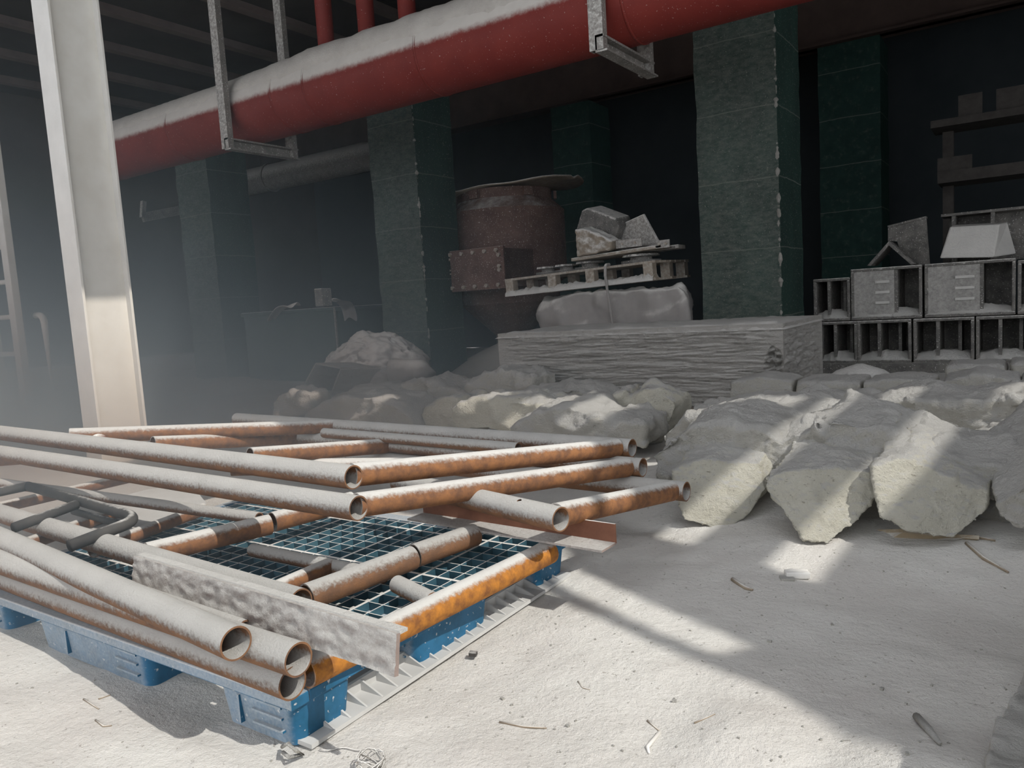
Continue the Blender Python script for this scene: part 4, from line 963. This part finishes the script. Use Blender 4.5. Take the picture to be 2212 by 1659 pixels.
# crusted slab in the lower right corner, plus unseen tiers added to block light
cr = [PZ(2120, 1680, .12), PZ(2130, 1610, .13), PZ(2150, 1560, .13), PZ(2185, 1500, .14), PZ(2215, 1430, .15), PZ(2320, 1420, .15), PZ(2400, 1680, .12)]
cr = [Vector((p.x, p.y, .13)) for p in cr]
mb = MB(); mb.prism(cr, (0, 0, -.135)); mb.box((.16, 1.2, 0), (1.1, 2.9, .46)); mb.box((.36, 1.3, .4), (1.1, 2.9, .72)); mb.box((.38, 2.1, .6), (1.1, 2.72, 1.2))
o = mb.build('crusted_slab_blocker', M['lump'], origin=cr[0]); rocky(o, .012, .04, .1, .016, .03, 2); tag(o, 'rough crusted slab in the lower right corner with added unseen tiers blocking light', 'slab and light blocker')
# ------------------------------------------------------------------ middle and left rubble
G3 = 'dusty rubble behind the pipe stack'
def rub(pts, Y, dep, label, mat='lump', amp=.05, vox=.022, fine=.025, name='rubble_lump', smooth=3):
    o = iblock(pts, Y, dep, name, label, 'rubble', mat, G3, vox, amp, fine, smooth, .05, .2); ridges(o, .3, .04 if smooth < 5 else .03); return o
rub([(1285, 900), (1300, 868), (1345, 850), (1350, 870), (1395, 832), (1465, 868), (1466, 880), (1440, 935), (1420, 960), (1330, 950)], 5.0, (-.1, .5, .0), 'angular rubble lump with raised corner at the right of the middle heap', 'cream', amp=.03)
rub([(975, 905), (988, 880), (1050, 862), (1120, 868), (1190, 880), (1200, 935), (1080, 935), (985, 925)], 4.75, (0, .5, .02), 'rubble lump with cream lit edge behind the far rail', 'cream')
rub([(1095, 930), (1150, 890), (1230, 878), (1300, 905), (1385, 915), (1390, 965), (1200, 965)], 4.5, (0, .5, .02), 'long rubble lump in stripes of light behind the far rail', 'lump')
rub([(1110, 850), (1180, 838), (1250, 842), (1330, 865), (1400, 890), (1390, 930), (1200, 910), (1110, 890)], 5.5, (0, .5, .0), 'long slumped lump lying in front of the crate')
rub([(1002, 835), (1040, 808), (1110, 795), (1125, 812), (1152, 815), (1155, 850), (1090, 868), (1000, 865)], 6.0, (0, .45, .0), 'craggy rubble lump at the left corner of the crate')
rub([(860, 838), (905, 815), (960, 835), (1010, 850), (1060, 870), (1060, 905), (900, 890), (850, 870)], 6.1, (0, .55, .0), 'flat rubble ridge below the big sack', smooth=5)
rub([(915, 890), (945, 866), (985, 860), (1005, 905), (995, 935), (915, 930)], 5.3, (0, .45, .0), 'smooth cream lump between the two rubble ridges', 'cream', fine=.01)
rub([(655, 900), (690, 868), (760, 855), (820, 862), (870, 885), (905, 925), (660, 925)], 5.2, (0, .6, .0), 'broad smooth rubble mound behind the far rail', fine=.015, smooth=6)
rub([(700, 865), (760, 838), (850, 838), (905, 860), (960, 890), (940, 905), (760, 890)], 6.0, (0, .6, .0), 'low rubble ridge in front of the open trough', fine=.02, smooth=5)
rub([(588, 870), (600, 850), (625, 845), (668, 850), (672, 880), (640, 905), (590, 908)], 5.2, (0, .35, .0), 'broken bright rubble chunk at the left end of heap', amp=.08, fine=.03)
# big sack
c = PY(815, 800, 7.6); sx_ = PY(905, 800, 7.6).x - c.x; sz_ = PY(808, 716, 7.6).z - c.z
bm = bmesh.new(); bmesh.ops.create_icosphere(bm, subdivisions=6, radius=1.0); vs = []
for v in bm.verts:
    p = v.co.normalized(); z = p.z
    w = 1 + .10 * (1 - z) - .16 * max(0, z) ** 2
    q = Vector((p.x * sx_ * w, p.y * .55 * w, z * sz_ * (1 if z > 0 else .9)))
    q.x -= .10 * max(0, z) * sx_
    fold = abs(fbm(p.x * 1.1 + p.z * 1.6, p.y * 1.2, p.z * 2.2 - p.x * 1.4, 3)); q += p * (-.035 * math.exp(-(fold / .07) ** 2) + .06 * fbm(p.x * 2, p.y * 2, p.z * 2, 3) + .012 * fbm(p.x * 9, p.y * 9, p.z * 9, 3))
    g_ = c + q
    if g_.z < .02: g_.z = .02
    vs.append(g_)
fs = [tuple(v.index for v in f.verts) for f in bm.faces]; bm.free()
neck = PY(908, 800, 7.4)
o = MB().add(vs, fs); o.tube([Vector((c.x + sx_ * .8, 7.3, neck.z - .05)), neck, neck + Vector((.10, -.04, -.10))], [.22, .14, .16], 16)
tag(o.build('big_sack', M['cloth'], origin=(c.x, c.y, 0), smooth=True), 'big bulging dusty sack in front of the middle pillar', 'sack')
# open trough lying tilted in front of the sack
t = thing('open_trough', 'tilted open steel trough lying left of the big sack', 'trough', PY(700, 840, 6.6))
f = [PY(x, y, 6.6) for x, y in ((650, 846), (682, 787), (735, 797), (714, 850))]
def plate(a, b, dep, th=.02):
    n_ = (b - a).cross(Vector(dep)).normalized() * th
    return MB().add([a, b, b + Vector(dep), a + Vector(dep), a + n_, b + n_, b + Vector(dep) + n_, a + Vector(dep) + n_], [(0, 1, 2, 3), (7, 6, 5, 4), (0, 4, 5, 1), (1, 5, 6, 2), (2, 6, 7, 3), (3, 7, 4, 0)])
dp = Vector((.18, .6, -.05))
plate(f[0], f[1], dp).build('side_plate', M['film'], t); plate(f[1], f[2], dp).build('top_plate', M['film'], t); plate(f[2], f[3], dp).build('side_plate', M['film'], t); plate(f[3], f[0], dp).build('bottom_plate', M['film'], t)
# fine crumbs scattered on the floor
rc = random.Random(11); mb = MB()
for i in range(700):
    x = rc.uniform(-2.8, .4); y = rc.uniform(.95, 3.2)
    if X0 - .05 < x < X1 + .05 and Y0 - .03 < y < Y1 + .05: continue
    s_ = rc.uniform(.0012, .0035) * (1 if rc.random() < .95 else 1.8); p = Vector((x, y, floor_h(x, y) + s_ * .4)); a = rc.uniform(0, 6.28)
    mb.obox(p, (s_ * math.cos(a), s_ * math.sin(a), 0), (-s_ * .7 * math.sin(a), s_ * .7 * math.cos(a), 0), (0, 0, s_ * .6))
tag(mb.build('dust_crumbs', M['lump']), 'fine crumbs scattered over the dusty floor', 'crumbs', kind='stuff')
# ------------------------------------------------------------------ dust haze in the air, densest low down
hz = MB().box((XL + .05, YF + .1, .02), (-.9, 12.5, 4.6)).build('dust_haze', M['dust']); hz.data.materials.clear()
mt = bpy.data.materials.new('dust_haze'); mt.use_nodes = True; nt = mt.node_tree; nt.nodes.clear()
out = N(nt, 'ShaderNodeOutputMaterial'); vp = N(nt, 'ShaderNodeVolumeScatter'); vp.inputs['Color'].default_value = (.74, .90, 1, 1); vp.inputs['Anisotropy'].default_value = .2
tc = N(nt, 'ShaderNodeTexCoord'); sx = N(nt, 'ShaderNodeSeparateXYZ'); nt.links.new(tc.outputs['Object'], sx.inputs[0])
e = math_(nt, 'EXPONENT', math_(nt, 'MULTIPLY', sx.outputs[2], -1.5))
gx = N(nt, 'ShaderNodeMapRange', interpolation_type='SMOOTHSTEP'); nt.links.new(sx.outputs[0], gx.inputs[0])
gx.inputs[1].default_value = -9.0; gx.inputs[2].default_value = -1.0; gx.inputs[3].default_value = 1.15; gx.inputs[4].default_value = .0
gy = N(nt, 'ShaderNodeMapRange', interpolation_type='SMOOTHSTEP'); nt.links.new(sx.outputs[1], gy.inputs[0])
gy.inputs[1].default_value = 3.2; gy.inputs[2].default_value = 7.0; gy.inputs[3].default_value = 1.0; gy.inputs[4].default_value = .10
nt.links.new(math_(nt, 'MULTIPLY', math_(nt, 'MULTIPLY', e, gx.outputs[0]), gy.outputs[0]), vp.inputs['Density'])
nt.links.new(vp.outputs[0], out.inputs['Volume']); hz.data.materials.append(mt)
tag(hz, 'thin dusty haze hanging in the air of the shed', 'haze', kind='stuff')
